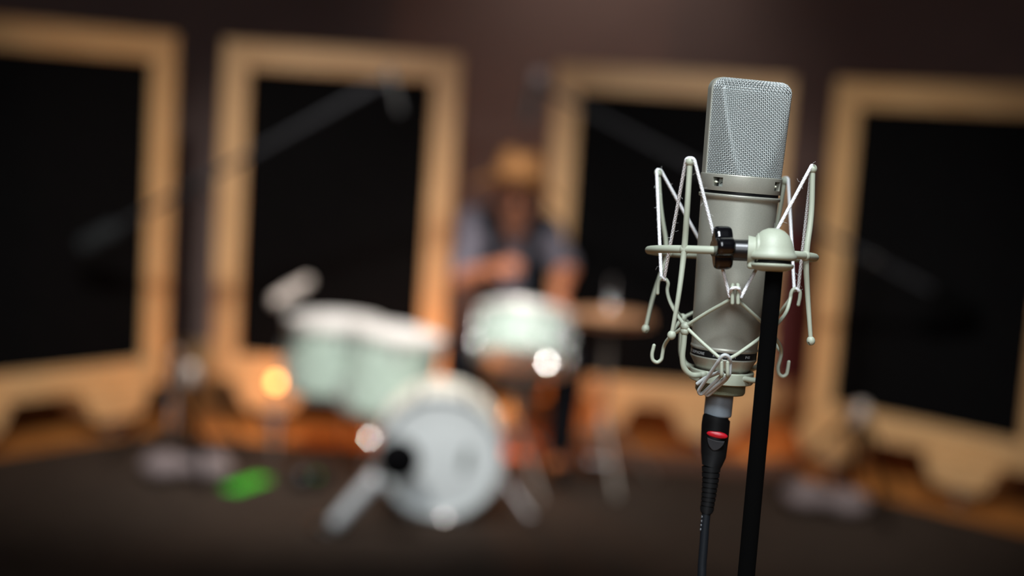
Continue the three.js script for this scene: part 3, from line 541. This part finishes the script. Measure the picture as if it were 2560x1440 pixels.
{
  const t = thing('condenser_microphone', 'satin nickel large condenser microphone with woven wire grille held in the shock mount', 'microphone', micO); t.quaternion.copy(micQ);
  // housing
  mesh('body', sc(latheUV(lathe([[93, L(487)], [101, L(488)], [101.6, L(490)], [101, L(496)], [96, L(498)], [95.6, L(506)], [91.8, L(640)], [86.8, L(780)], [83.3, L(862)], [83.2, L(864)], [84.8, L(866)], [84.8, L(870)], [82.4, L(872)], [82.4, L(889)], [83.8, L(890)], [83.6, L(893)], [69.5, L(917)], [66, L(926)], [40, L(927)]], 128), 290)), M.nickel, t);
  mesh('groove_ring', sc(lathe([[93, L(476)], [95, L(478)], [95, L(488)], [93, L(489)]], 96)), M.groove, t);
  mesh('foot', sc(lathe([[66, L(925)], [64, L(940)], [40, L(942)]], 64)), M.groove, t);
  // printed band
  const cv = document.createElement('canvas'); cv.width = 2048; cv.height = 72; const c2 = cv.getContext('2d'); c2.fillStyle = '#08090b'; c2.fillRect(0, 0, 2048, 72); c2.fillStyle = '#b4b7b6'; c2.textBaseline = 'middle'; c2.textAlign = 'center';
  const put = (txt, deg, size) => { c2.font = `${size}px sans-serif`; c2.fillText(txt, 2048 * (0.5 + deg / 360), 37); };
  put('MICROPHONE', -58, 42); put('IN GERMANY', 2, 40); put('P48', 46, 40);
  const bt = new THREE.CanvasTexture(cv); bt.colorSpace = THREE.SRGBColorSpace; bt.wrapS = THREE.RepeatWrapping;
  const band = new THREE.CylinderGeometry(82.9, 82.9, L(872.5) - L(888.5), 128, 1, true, Math.PI).translate(0, (L(872.5) + L(888.5)) / 2, 0);
  const bm = mesh('printed_band', sc(band), new THREE.MeshStandardMaterial({ map: bt, roughness: 0.4 }), t); bm.userData.label = 'black band printed with white lettering';
  // head ring with two switch windows
  const ring = lathe([[90, L(480)], [100.6, L(480)], [101.2, L(442)], [100.9, L(439.8)], [99.8, L(439)], [90, L(439)], [90, L(479)]], 128); latheUV(ring, 290);
  const ev = new Evaluator(); ev.attributes = ['position', 'normal', 'uv']; let br = new Brush(ring, M.nickel); br.updateMatrixWorld();
  const wins = [[-34, 457, 29], [63, 468, 29]];
  for (const [deg, py, w] of wins) { const b = new Brush(new THREE.BoxGeometry(w, 22, 60).translate(0, 0, 105).rotateY(deg * R).translate(0, (L(439) + L(479)) / 2 + 0.5, 0), M.nickel); b.updateMatrixWorld(); br = ev.evaluate(br, b, SUBTRACTION); }
  mesh('head_ring', br.geometry.clone().scale(S, S, S), M.nickel, t);
  const wy = (L(439) + L(479)) / 2;
  mesh('inner_wall', sc(lathe([[89, L(480)], [89, L(438)]], 96)), std(0x8f958e, 0.5, 0.4), t);
  for (const [deg, , w] of wins) {
    const side = deg < 0 ? -1 : -1, s = mesh('switch_slot', sc(new THREE.BoxGeometry(6, 21, 2).translate(side * 7, 0, 89.5).rotateY(deg * R).translate(0, wy, 0)), M.dark, t);
    mesh('switch_lever', sc([new THREE.CapsuleGeometry(3.1, 5, 6, 14).rotateZ(Math.PI / 2).rotateY(-0.6).translate(side * 8, -0.5, 96), cyl(1.8, 1.8, 12, 10).rotateX(Math.PI / 2).translate(side * 6, -0.5, 90)].map(g => g.rotateY(deg * R).translate(0, wy, 0))), std(0xc9cbb6, 0.35), s);
    mesh('switch_mark', sc([new THREE.BoxGeometry(9, 1.1, 0.8).translate(7.5, -1, 89.6), new THREE.BoxGeometry(5, 1.1, 0.8).rotateZ(0.7).translate(1.6, -2.7, 89.6)].map(g => g.rotateY(deg * R).translate(0, wy, 0))), M.dark, t);
  }
  // wire grille: round below, two slanting flats above
  const y0 = L(441), y1 = L(203), Hh = y1 - y0, cr = 28;
  const Rof = h => 96.5 + 5.5 * h / Hh, dof = h => (0.97 - 0.53 * Math.min(1, h / (Hh - 6))) * Rof(h);
  const rad = (th, h, off) => { const Rr = Rof(h) + off, c = Math.abs(Math.cos(th)), d = (dof(h) + off) / Math.max(c, 1e-4), k = 5, q = Math.max(k - Math.abs(Rr - d), 0) / k; return Math.min(Rr, d) - q * q * k * 0.25; };
  function headP(u, h, off) {          // u 0..1 by arc length, h 0..Hh then over the shoulder
    let inset = 0, y = h; if (h > Hh - cr) { const a = (h - (Hh - cr)) / cr * Math.PI / 2; y = Hh - cr + (cr + off) * Math.sin(Math.min(a, Math.PI / 2)); inset = cr * (1 - Math.cos(Math.min(a, Math.PI / 2))); }
    const hh = Math.min(y, Hh), tab = table(hh), th = tab(u), r = rad(th, hh, off), x = r * Math.sin(th), z = r * Math.cos(th), d = dof(hh);
    return V(x * (1 - inset / Rof(hh)), y0 + y, z * (1 - inset * 0.55 / d));
  }
  const tabs = new Map();
  function table(h) {
    const k = Math.round(h * 2); if (tabs.has(k)) return tabs.get(k);
    const n = 720, acc = [0]; let p = null; for (let i = 0; i <= n; i++) { const th = i / n * 2 * Math.PI, r = rad(th, k / 2, 0), x = r * Math.sin(th), z = r * Math.cos(th); if (p) acc.push(acc[i - 1] + Math.hypot(x - p[0], z - p[1])); p = [x, z]; }
    const f = u => { const s = ((u % 1) + 1) % 1 * acc[n]; let a = 0, b = n; while (b - a > 1) { const m = a + b >> 1; acc[m] <= s ? a = m : b = m; } return (a + (s - acc[a]) / (acc[b] - acc[a] || 1)) / n * 2 * Math.PI; };
    tabs.set(k, f); return f;
  }
  const NV = 112, NH = 54, wr = 1.05, wires = [];
  const step = Hh / (NH - 0.5);
  for (let j = 0; j < NH; j++) { const pts = []; for (let i = 0; i < NV * 2; i++) pts.push(headP(i / (NV * 2), Math.min(j * step + 0.6, Hh), 1.1 * (i % 2 ? 0 : ((i / 2 + j) % 2 ? 1 : -1)))); wires.push(sweep(pts, wr, 5, true)); }
  for (let i = 0; i < NV; i++) { const pts = []; for (let j = 0; j < NH * 2; j++) pts.push(headP(i / NV, Math.min(j * step / 2 + 0.6, Hh), 1.1 * (j % 2 ? 0 : ((i + j / 2) % 2 ? -1 : 1)))); wires.push(sweep(pts, wr, 5, false, false)); }
  const gr = mesh('wire_grille', sc(wires), M.wire, t); gr.rotation.y = PSI; gr.userData.label = 'woven silver wire grille';
  const inner = (off, mat, name) => { const pos = [], idx = [], W = 96, Hn = 48; for (let j = 0; j <= Hn; j++) for (let i = 0; i <= W; i++) { const p = headP(i / W, Hh * j / Hn, off); pos.push(p.x, p.y, p.z); } for (let j = 0; j < Hn; j++) for (let i = 0; i < W; i++) { const a = j * (W + 1) + i; idx.push(a, a + 1, a + W + 1, a + 1, a + W + 2, a + W + 1); } const c = pos.length / 3; pos.push(0, y0 + Hh + off, 0); for (let i = 0; i < W; i++) idx.push(Hn * (W + 1) + i, Hn * (W + 1) + i + 1, c); const g = new THREE.BufferGeometry(); g.setAttribute('position', new THREE.Float32BufferAttribute(pos, 3)); g.setIndex(idx); g.computeVertexNormals(); const m = mesh(name, sc(merge([g])), mat, t); m.rotation.y = PSI; };
  inner(-7.5, std(0x8d9391, 0.45, 0.95), 'inner_gauze');
  // bail over the grille
  {
    const pts = [], w = 16; for (let i = 0; i <= 14; i++) pts.push([-Rof((Hh - cr) * i / 14), (Hh - cr) * i / 14]); for (let i = 1; i <= 12; i++) { const a = i / 12 * Math.PI / 2, y = Hh - cr + cr * Math.sin(a); pts.push([-Rof(y) + cr * (1 - Math.cos(a)), y]); }
    const half = pts.slice(); for (let i = half.length - 1; i >= 0; i--) pts.push([-half[i][0], half[i][1]]);
    const pos = [], idx = [], n = pts.length; for (let i = 0; i < n; i++) { const a = pts[Math.max(0, i - 1)], b = pts[Math.min(n - 1, i + 1)], tx = b[0] - a[0], ty = b[1] - a[1], l = Math.hypot(tx, ty) || 1, nx = -ty / l, ny = tx / l; for (const [o, z] of [[1.8, -w], [3.0, -w + 2], [3.0, w - 2], [1.8, w], [-3, w], [-3, -w]]) pos.push(pts[i][0] + nx * o, y0 + pts[i][1] + ny * o, z); }
    for (let i = 0; i < n - 1; i++) for (let k = 0; k < 6; k++) { const a = i * 6 + k, b = i * 6 + (k + 1) % 6; idx.push(a, a + 6, b, b, a + 6, b + 6); }
    const g = new THREE.BufferGeometry(); g.setAttribute('position', new THREE.Float32BufferAttribute(pos, 3)); g.setIndex(idx); const g2 = toCreasedNormals(g.toNonIndexed(), 0.5); const m = mesh('grille_bail', sc(merge([g2])), M.nickel, t); m.rotation.y = PSI;
  }
  mesh('connector_pins', sc(lathe([[0.1, -2], [30, -2], [30, 20]], 32)), M.dark, t);
}

// ---------------------------------------------------------------- shock mount
{
  const C = Q(1828, 635), t = thing('shock_mount', 'sage green spider shock mount with white elastic cords round the microphone', 'shock mount', C), o = p => p.clone().sub(C), q = (x, y, z) => o(Q(x, y, z));
  const wireMat = M.sage;
  // outer ring
  const toCam = camera.position.clone().sub(C).normalize(), upI = V(Math.sin(2.9 * R), Math.cos(2.9 * R), 0).applyQuaternion(camera.quaternion), rn = upI.clone().addScaledVector(toCam, -upI.dot(toCam)).normalize().multiplyScalar(Math.cos(2 * R)).addScaledVector(toCam, -Math.sin(2 * R)).normalize();
  const rz = toCam.clone().addScaledVector(rn, -toCam.dot(rn)).normalize(), rx = rn.clone().cross(rz), RR = 206 * S;
  const ringP = a => rx.clone().multiplyScalar(Math.cos(a) * RR).addScaledVector(rz, Math.sin(a) * RR);
  mesh('outer_ring', sweep(Array.from({ length: 96 }, (_, i) => ringP(i / 96 * 2 * Math.PI)), 9.8 * S, 16, true), M.sage, t);
  // four prongs with slotted ends
  const ev = new Evaluator(); ev.attributes = ['position', 'normal', 'uv'];
  const sb = new Brush(new THREE.SphereGeometry(10.5, 24, 18).scale(1, 1.12, 1)), bb = new Brush(new THREE.BoxGeometry(5.5, 14, 30).translate(0, 8.5, 0)); sb.updateMatrixWorld(); bb.updateMatrixWorld();
  const tipG = ev.evaluate(sb, bb, SUBTRACTION).geometry.clone().scale(S, S, S);
  const prongs = [
    { a: 122.7, up: [[1725, 404, 176], [1718, 520, 178]], dn: [[1697, 740, 174], [1679, 838, 168]], r: [6.6, 7.4, 5.0], slot: 0.5, dslot: 1.3 },
    { a: 218, up: [[1646, 432, -128], [1652, 530, -130]], dn: [[1632, 740, -130], [1614, 822, -128]], r: [5.4, 6.4, 5.2], slot: 0.2, dslot: 0.4 },
    { a: 299, up: [[1961, 452, -186], [1945, 548, -188]], dn: [[1921, 740, -186], [1916, 832, -182]], r: [5.6, 6.4, 5.0], slot: 1.6, dslot: 0.4 },
    { a: 30.5, up: [[2032, 422, 104], [2029, 540, 106]], dn: [[2019, 740, 104], [2027, 852, 104]], r: [6.4, 7.6, 5.2], slot: 0.2, dslot: 0.5 },
  ];
  const tips = [];
  for (const p of prongs) {
    const c = ringP(p.a * R), up = p.up.map(v => q(...v)), dn = p.dn.map(v => q(...v)), line = rounded([up[0], up[1], c, dn[0], dn[1]], 60 * S, 8), n = line.length;
    const total = []; let s = 0; line.forEach((v, i) => { if (i) s += v.distanceTo(line[i - 1]); total.push(s); });
    const rr = total.map(v => { const k = v / s; return S * (k < 0.48 ? p.r[0] + (p.r[1] - p.r[0]) * k / 0.48 : p.r[1] + (p.r[2] - p.r[1]) * (k - 0.48) / 0.52); });
    const pr = mesh('prong', sweep(line, rr, 12), M.sage, t);
    mesh('prong_joint', ball(c, 12.5 * S), M.sage, pr);
    for (const [e, f, sl] of [[up[0], up[1], p.slot], [dn[1], dn[0], p.dslot]]) { const d = e.clone().sub(f).normalize(), m = mesh('slotted_end', tipG, M.sage, pr); m.position.copy(e); m.quaternion.setFromUnitVectors(V(0, 1, 0), d).multiply(new THREE.Quaternion().setFromAxisAngle(V(0, 1, 0), sl)); }
    tips.push(up[0].clone().addScaledVector(up[0].clone().sub(up[1]).normalize(), 8 * S));
  }
  // inner cage
  const nodes = { FL: [1713, 816, 100], BL: [1706, 795, -105], FR: [1926, 826, 95], BR: [1919, 803, -100] };
  const wire = (name, list, r = 4.7, n = 46) => mesh(name, sweep(spline(list.map(v => q(...v)), n), r * S, 10), wireMat, t);
  const hook = (name, a, b, rest) => { wire(name, [a[0], ...a.slice(1), ...rest.map(v => [v[0], v[1], v[2] + 5])]); wire(name, [b[0], ...b.slice(1), ...rest.map(v => [v[0], v[1], v[2] - 5])]); };
  hook('upper_hook', [nodes.FL, [1692, 786, 72], [1674, 752, 34]], [nodes.BL, [1690, 778, -66], [1674, 750, -20]], [[1668, 725, 12], [1670, 708, 12], [1664, 698, 12], [1656, 695, 12], [1648, 700, 12], [1645, 712, 12], [1644, 733, 12]]);
  hook('lower_hook', [nodes.FL, [1694, 828, 82], [1672, 846, 50]], [nodes.BL, [1690, 816, -60], [1672, 846, -10]], [[1660, 866, 18], [1656, 886, 14], [1653, 899, 14], [1643, 906, 14], [1633, 901, 14], [1630, 888, 14], [1635, 864, 14]]);
  hook('upper_hook', [nodes.FR, [1950, 802, 60], [1968, 775, 12]], [nodes.BR, [1946, 786, -66], [1962, 766, -34]], [[1976, 745, -14], [1978, 733, -14], [1983, 724, -14], [1991, 722, -14], [1999, 728, -14], [2000, 740, -14], [1996, 762, -14]]);
  hook('lower_hook', [nodes.FR, [1940, 848, 60], [1951, 866, 20]], [nodes.BR, [1932, 836, -66], [1942, 866, -30]], [[1953, 882, -8], [1950, 900, -10], [1945, 920, -10], [1948, 935, -10], [1957, 941, -10], [1966, 936, -10], [1969, 925, -10], [1972, 905, -10]]);
  // front hooks: two wires side by side folding towards the viewer
  const fhook = (name, from, path) => wire(name, [from, ...path], 4.6, 50);
  fhook('upper_hook', nodes.FL, [[1770, 780, 138], [1816, 754, 164], [1829, 745, 168], [1832, 730, 170], [1832, 716, 173], [1832, 712, 180], [1831, 718, 187], [1831, 740, 189], [1831, 758, 189]]);
  fhook('upper_hook', nodes.FR, [[1895, 796, 138], [1862, 766, 160], [1848, 752, 168], [1844, 738, 170], [1844, 716, 173], [1844, 712, 180], [1845, 718, 187], [1845, 740, 189], [1845, 758, 189]]);
  fhook('lower_hook', nodes.FL, [[1755, 856, 132], [1790, 887, 158], [1800, 896, 164], [1804, 906, 166], [1804, 930, 168], [1804, 940, 174], [1804, 936, 184], [1804, 906, 186]]);
  fhook('lower_hook', nodes.FR, [[1880, 860, 132], [1838, 889, 158], [1826, 896, 164], [1822, 906, 166], [1820, 930, 168], [1819, 940, 174], [1819, 936, 184], [1819, 906, 186]]);
  for (const [f, x] of [['BL', -1], ['BR', 1]]) {
    fhook('upper_hook', nodes[f], [[1815 + x * 50, 765, -138], [1820 + x * 12, 738, -164], [1820 + x * 6, 716, -170], [1820 + x * 6, 704, -176], [1820 + x * 6, 716, -186], [1820 + x * 6, 738, -188]]);
    fhook('lower_hook', nodes[f], [[1808 + x * 50, 835, -138], [1806 + x * 12, 862, -162], [1806 + x * 7, 884, -166], [1806 + x * 7, 892, -172], [1806 + x * 7, 880, -184]]);
  }
  for (const k of Object.keys(nodes)) { const [x, y, z] = nodes[k]; mesh('cage_joint', [ball(q(x, y, z), 11.5 * S), ball(q(x - 1, y + 12, z), 11 * S)], M.sage, t); }
  const rod = (list, r = 7.2) => mesh('support_rod', sweep(spline(list.map(v => q(...v)), 40), r * S, 12), M.sage, t);
  rod([[1712, 826, 100], [1709, 860, 100], [1706, 895, 99], [1711, 921, 96], [1728, 937, 88], [1755, 937, 68]]);
  rod([[1705, 806, -105], [1703, 850, -104], [1704, 886, -98], [1712, 908, -88], [1728, 917, -74], [1750, 918, -55]]);
  rod([[1924, 836, 95], [1921, 890, 96], [1917, 925, 93], [1905, 946, 87], [1888, 951, 80], [1858, 946, 60]]);
  rod([[1918, 812, -100], [1915, 860, -100], [1908, 896, -94], [1896, 914, -82], [1880, 922, -70], [1862, 922, -50]]);
  // collar and nut, in the microphone's axes
  const cg = new THREE.Group();
  const A = (g) => sc(g).applyQuaternion(micQ).translate(...o(micO).toArray());
  mesh('cradle_collar', A(lathe([[70, L(952)], [78, L(953)], [80.5, L(950)], [80.5, L(926)], [79.5, L(923.5)], [74, L(923)], [72, L(925)], [70, L(952)]], 96)), M.sage, t);
  mesh('knurled_nut', A(latheUV(lathe([[36, L(953)], [61, L(954)], [63, L(957)], [63, L(976)], [60, L(981)], [36, L(982)], [36, L(953)]], 96), 19)), M.sageNut, t);
  for (const [x, y, z] of [[1757, 936, 68], [1857, 946, 60]]) mesh('collar_boss', ball(q(x, y, z), 10 * S), M.sage, t);
  // elastic cords, hook to slotted end to hook
  const hk = [q(1656, 699, 12), q(1838, 742, 180), q(1990, 727, -14), q(1820, 712, -178)];
  const CR = 4.2, lint = [];
  const cord = (list, r = CR, mat = M.cord, turn = 14) => { const pts = rounded(list, turn * S, 6), fine = []; for (let i = 0; i < pts.length - 1; i++) { const n = Math.max(1, Math.round(pts[i].distanceTo(pts[i + 1]) / (6 * S))); for (let j = 0; j < n; j++) fine.push(pts[i].clone().lerp(pts[i + 1], j / n)); } fine.push(pts[pts.length - 1]); mesh('elastic_cord', sweep(fine, r * S, 10, false, true, 1 / (11 * S)), mat, t);
    for (let i = 4; i < fine.length - 4; i += 2) if (mat === M.cord && rnd() < 0.75) { const d = V(rnd() - 0.5, rnd() - 0.5, rnd() - 0.5).normalize().multiplyScalar((r + 4 + rnd() * 9) * S), e = d.clone().applyAxisAngle(V(0, 0, 1), rnd() - 0.5).add(V(0, (rnd() - 0.5) * 8 * S, 0)); lint.push(sweep([fine[i], fine[i].clone().add(d.clone().multiplyScalar(0.6)), fine[i].clone().add(e)], 0.18 * S, 4, false, false)); } };
  const side = (p, dx, dz = 0) => p.clone().addScaledVector(rx, dx * S).addScaledVector(rz, dz * S);
  cord([side(hk[0], 4, 4), side(tips[0], -9, 2), side(tips[0], 9, 4), side(hk[1], -13, 0)]);
  cord([side(hk[0], -3, -4), side(tips[1], -4, 3), side(tips[1], 6, -4), side(hk[3], -10, 0)]);
  cord([side(hk[2], -4, -2), side(tips[2], 8, 2), side(tips[2], -6, -6), side(hk[3], 10, 0)]);
  cord([side(hk[2], 5, 2), side(tips[3], -2, -8), side(tips[3], -3, 6), side(hk[1], 14, 0)]);
  for (const [i, dx] of [[0, 0], [2, 0]]) cord([side(hk[i], 6, 6), side(hk[i], 0, 8).add(V(0, 6 * S, 0)), side(hk[i], -4, -6)]);
  cord([q(1826, 735, 180), q(1828, 722, 198), q(1838, 719, 200), q(1848, 722, 198), q(1851, 736, 180)], 4);
  // spare loops on the lower front hook
  const lc = (l, r = 4.5) => cord(l.map(v => q(...v)), r, M.elastic, 5);
  lc([[1826, 910, 176], [1825, 898, 188], [1820, 890, 192], [1812, 887, 193], [1804, 891, 192], [1797, 902, 186], [1746, 977, 110], [1749, 985, 106], [1757, 984, 106], [1799, 944, 150], [1806, 934, 172]]);
  lc([[1819, 938, 178], [1812, 947, 164], [1764, 985, 106], [1768, 989, 102], [1776, 984, 104], [1815, 949, 150], [1824, 936, 172], [1826, 908, 178]]);
  lc([[1744, 959, 92], [1762, 946, 104], [1780, 938, 124], [1800, 930, 164]], 5);
  const lm = mesh('lint', lint, M.lint, t); lm.userData.kind = 'stuff';
  // swivel dome and clamp knob
  const dz = 211, sD = (D0 - dz * S) / F, dc = q(1930, 646, dz), dq = new THREE.Quaternion().setFromRotationMatrix(new THREE.Matrix4().makeBasis(rx, rn, rz));
  const DG = g => (Array.isArray(g) ? merge(g) : g).scale(sD, sD, sD).applyQuaternion(dq).translate(dc.x, dc.y, dc.z);
  mesh('swivel_dome', DG(lathe([[0.01, 76], [14, 75], [28, 69], [40, 58], [48, 44], [53, 28], [56, 16], [60, 11], [62, 5], [61, -1], [57, -4], [44, -5], [0.01, -5]], 64)), M.sage, t);
  mesh('swivel_slot', DG(lathe([[0.01, -4], [48, -4], [48, -16], [0.01, -16]], 48)), M.groove, t);
  mesh('swivel_cup', DG(lathe([[0.01, -14], [54, -14], [56, -17], [54, -23], [40, -30], [26, -33], [0.01, -33]], 48)), M.sage, t);
  mesh('swivel_link', DG([new RoundedBoxGeometry(34, 30, 40, 3, 8).translate(-44, -14, 0)]), M.sage, t);
  mesh('clamp_ear', DG([cyl(37, 33, 22, 40).rotateZ(Math.PI / 2).translate(-50, 18, 0), cyl(42, 42, 9, 40).rotateZ(Math.PI / 2).translate(-34, 20, 0)]), M.sage, t);
  const kn = mesh('clamp_knob', DG((() => { const s = new THREE.Shape(), n = 120; for (let i = 0; i <= n; i++) { const a = i / n * 2 * Math.PI, r = 38 + 9 * Math.cos(a * 4 + 0.25); i ? s.lineTo(Math.cos(a) * r, Math.sin(a) * r) : s.moveTo(Math.cos(a) * r, Math.sin(a) * r); } return new THREE.ExtrudeGeometry(s, { depth: 18, bevelEnabled: true, bevelSize: 8, bevelThickness: 14, bevelSegments: 8, curveSegments: 60 }).translate(0, 0, -9).rotateY(Math.PI / 2).rotateY(0.22).rotateZ(0.05).translate(-124, 21, 4); })()), M.blackGloss, t);
  mesh('knob_shaft', DG([cyl(27, 27, 50, 32).rotateZ(Math.PI / 2).translate(-82, 17, 0)]), M.blackPlastic, kn);
}

// ---------------------------------------------------------------- stand and cable
{
  const top = Q(1936, 676, 211), low = Q(1881, 1440, 211 - dzA(1440) + dzA(676)), d = low.clone().sub(top); d.z = d.z * 0.1; d.normalize();
  const foot = top.clone().addScaledVector(d, top.y / -d.y), t = thing('microphone_stand', 'black microphone stand pole carrying the shock mount', 'stand', foot), o = p => p.clone().sub(foot);
  mesh('upper_tube', bar(V(0, 0, 0).addScaledVector(d, -0.02), o(top), 6.0e-3, 6.0e-3, 24), M.pole, t);
  mesh('threaded_tip', bar(o(top).addScaledVector(d, 0.012), o(top).addScaledVector(d, -0.004), 5.2e-3, 5.2e-3, 24), M.blackPlastic, t);
  const up = f => V(0, 0, 0).addScaledVector(d, -f);
  mesh('lower_tube', bar(up(0.02), up(0.72), 0.0125, 0.0125, 24), M.pole, t);
  mesh('clutch', lathe([[0.0125, 0], [0.019, 0.005], [0.019, 0.05], [0.012, 0.058]], 24).applyQuaternion(new THREE.Quaternion().setFromUnitVectors(V(0, 1, 0), up(1))).translate(...up(0.7).toArray()), M.blackPlastic, t);
  mesh('round_base', lathe([[0.0001, 0.03], [0.03, 0.028], [0.125, 0.014], [0.128, 0.004], [0.125, 0], [0.0001, 0]], 48), M.blackPlastic, t);
}
{
  const start = axisP(976), t = thing('microphone_cable', 'black cable with a steel collared plug and red oval button under the microphone', 'cable', start), o = p => p.clone().sub(start);
  const P = (x, y, dz = 0) => o(Q(x, y, dz - dzA(y) + dzA(976)));
  const mm = [[0, 35], [6, 35.2], [60, 35.2], [64, 34.2], [66, 31]].map(([y, r]) => [r, -y]);
  mesh('plug_collar', sc(lathe([[20, 0], ...mm, [20, -66]], 64)).applyQuaternion(micQ), M.steel, t);
  // black housing and strain relief, following the bend
  const cen = [[1792.5, 1041, 32], [1791, 1046, 35], [1789, 1062, 35.6], [1786.5, 1100, 34.6], [1784, 1138, 32], [1780.5, 1156, 27], [1778, 1166, 24.2], [1776, 1200, 21.2], [1770.5, 1250, 18.2], [1767, 1274, 17.4], [1766.5, 1280, 15.5], [1766, 1284, 12.5]];
  const sample = y => { for (let i = 0; i < cen.length - 1; i++) if (y <= cen[i + 1][1]) { const k = (y - cen[i][1]) / (cen[i + 1][1] - cen[i][1]); return [cen[i][0] + (cen[i + 1][0] - cen[i][0]) * k, cen[i][2] + (cen[i + 1][2] - cen[i][2]) * k]; } return [1766, 12]; };
  const seg = (a, b, n, f = () => 1) => { const pts = [], rr = []; for (let i = 0; i <= n; i++) { const y = a + (b - a) * i / n, [x, r] = sample(y); pts.push(P(x, y)); rr.push(r * f(y) * S); } return sweep(pts, rr, 40, false, false); };
  mesh('plug_housing', [seg(1041, 1166, 50), ball(P(...[sample(1043)[0], 1050]), 30 * S)], M.rubber, t);
  const slots = [1164, 1179, 1193, 1205, 1218, 1230, 1242, 1253, 1264];
  mesh('strain_relief', seg(1166, 1284, 240, y => { for (const s of slots) if (Math.abs(y - s - 1) < 1.6) return 0.9; return 1; }), M.rubber, t);
  const bz = V(0, 0, 1).applyQuaternion(micQ), bx = V(1, 0, 0).applyQuaternion(micQ), put = (g, x, y, dz, roll = 0) => { const p = P(x, y, dz); return sc(g).rotateZ(-4 * R + roll).applyQuaternion(micQ).translate(p.x, p.y, p.z); };
  const btn = mesh('release_button', put(new THREE.SphereGeometry(1, 40, 24).scale(26.5, 9, 7), 1793, 1087, 32), M.red, t);
  mesh('button_mark', put(new THREE.TubeGeometry(new THREE.CatmullRomCurve3([V(-15, -2, 4.8), V(-8, 1.5, 6.6), V(-1, -0.5, 7.1), V(8, 1, 6.7), V(15, 0.5, 4.9)]), 24, 0.7, 6), 1793, 1087, 32), M.red, btn);
  const s = new THREE.Shape(); s.moveTo(-21, 0); s.quadraticCurveTo(0, -7, 21, -2); s.quadraticCurveTo(20, -14, 8, -24); s.quadraticCurveTo(2, -28, -3, -27); s.quadraticCurveTo(-17, -20, -21, 0);
  mesh('thumb_rest', put(new THREE.ExtrudeGeometry(s, { depth: 4, bevelEnabled: true, bevelSize: 1, bevelThickness: 1.2, bevelSegments: 3, curveSegments: 10 }), 1790, 1098, 33.5), std(0x1a1b1e, 0.45), t);
  // cable down to the floor and away
  const f1 = P(1754, 1440), pts = [P(1766, 1280), P(1763, 1310), P(1759.5, 1360), P(1755.5, 1410), P(1754, 1445), f1.clone().add(V(-0.005, -0.12, 0)), f1.clone().add(V(0.005, -0.5, 0.01))];
  const fy = -start.y + 0.0035 + 0.012; pts.push(V(f1.x + 0.03, fy + 0.25, f1.z + 0.03), V(f1.x + 0.05, fy + 0.05, f1.z + 0.06), V(f1.x + 0.1, fy, f1.z + 0.14), V(f1.x + 0.3, fy, f1.z + 0.5), V(f1.x + 0.5, fy, f1.z + 0.55));
  // printed letters run down the cable's side
  const c3 = document.createElement('canvas'); c3.width = 512; c3.height = 128; const g3 = c3.getContext('2d'); g3.fillStyle = '#12171c'; g3.fillRect(0, 0, 512, 128); g3.fillStyle = '#b9c0c6'; g3.font = 'bold 104px sans-serif'; g3.textAlign = 'center';
  ['A', 'V', 'E', 'R'].forEach((ch, i) => g3.fillText(ch, 64 + i * 128, 100));
  const ct = new THREE.CanvasTexture(c3); ct.colorSpace = THREE.SRGBColorSpace;
  const cable = mesh('cable', sweep(spline(pts, 120), 11.2 * S, 20), M.cable, t);
  const np = []; const a0 = V(-0.72, 0, 0.69); for (let i = 0; i <= 16; i++) for (const k of [0, 1]) { const y = 1286 + 42 * i / 16, x = sample(Math.min(y, 1284))[0] - Math.max(0, y - 1284) * 0.112, ang = (-58 + (k ? 17 : -17)) * R, d = bx.clone().multiplyScalar(Math.sin(ang)).addScaledVector(bz, Math.cos(ang)); np.push(P(x, y).addScaledVector(d, 12.3 * S)); }
  const pos = [], uv = [], idx = []; np.forEach((p, i) => { pos.push(p.x, p.y, p.z); uv.push((i >> 1) / 16, i & 1 ? 1 : 0); }); for (let i = 0; i < 16; i++) { const a = i * 2; idx.push(a, a + 2, a + 1, a + 1, a + 2, a + 3); }
  const pg = new THREE.BufferGeometry(); pg.setAttribute('position', new THREE.Float32BufferAttribute(pos, 3)); pg.setAttribute('uv', new THREE.Float32BufferAttribute(uv, 2)); pg.setIndex(idx); pg.computeVertexNormals();
  mesh('cable_print', pg, std(0xffffff, 0.55, 0, { map: ct }), cable);
}
renderer.render(scene, camera);
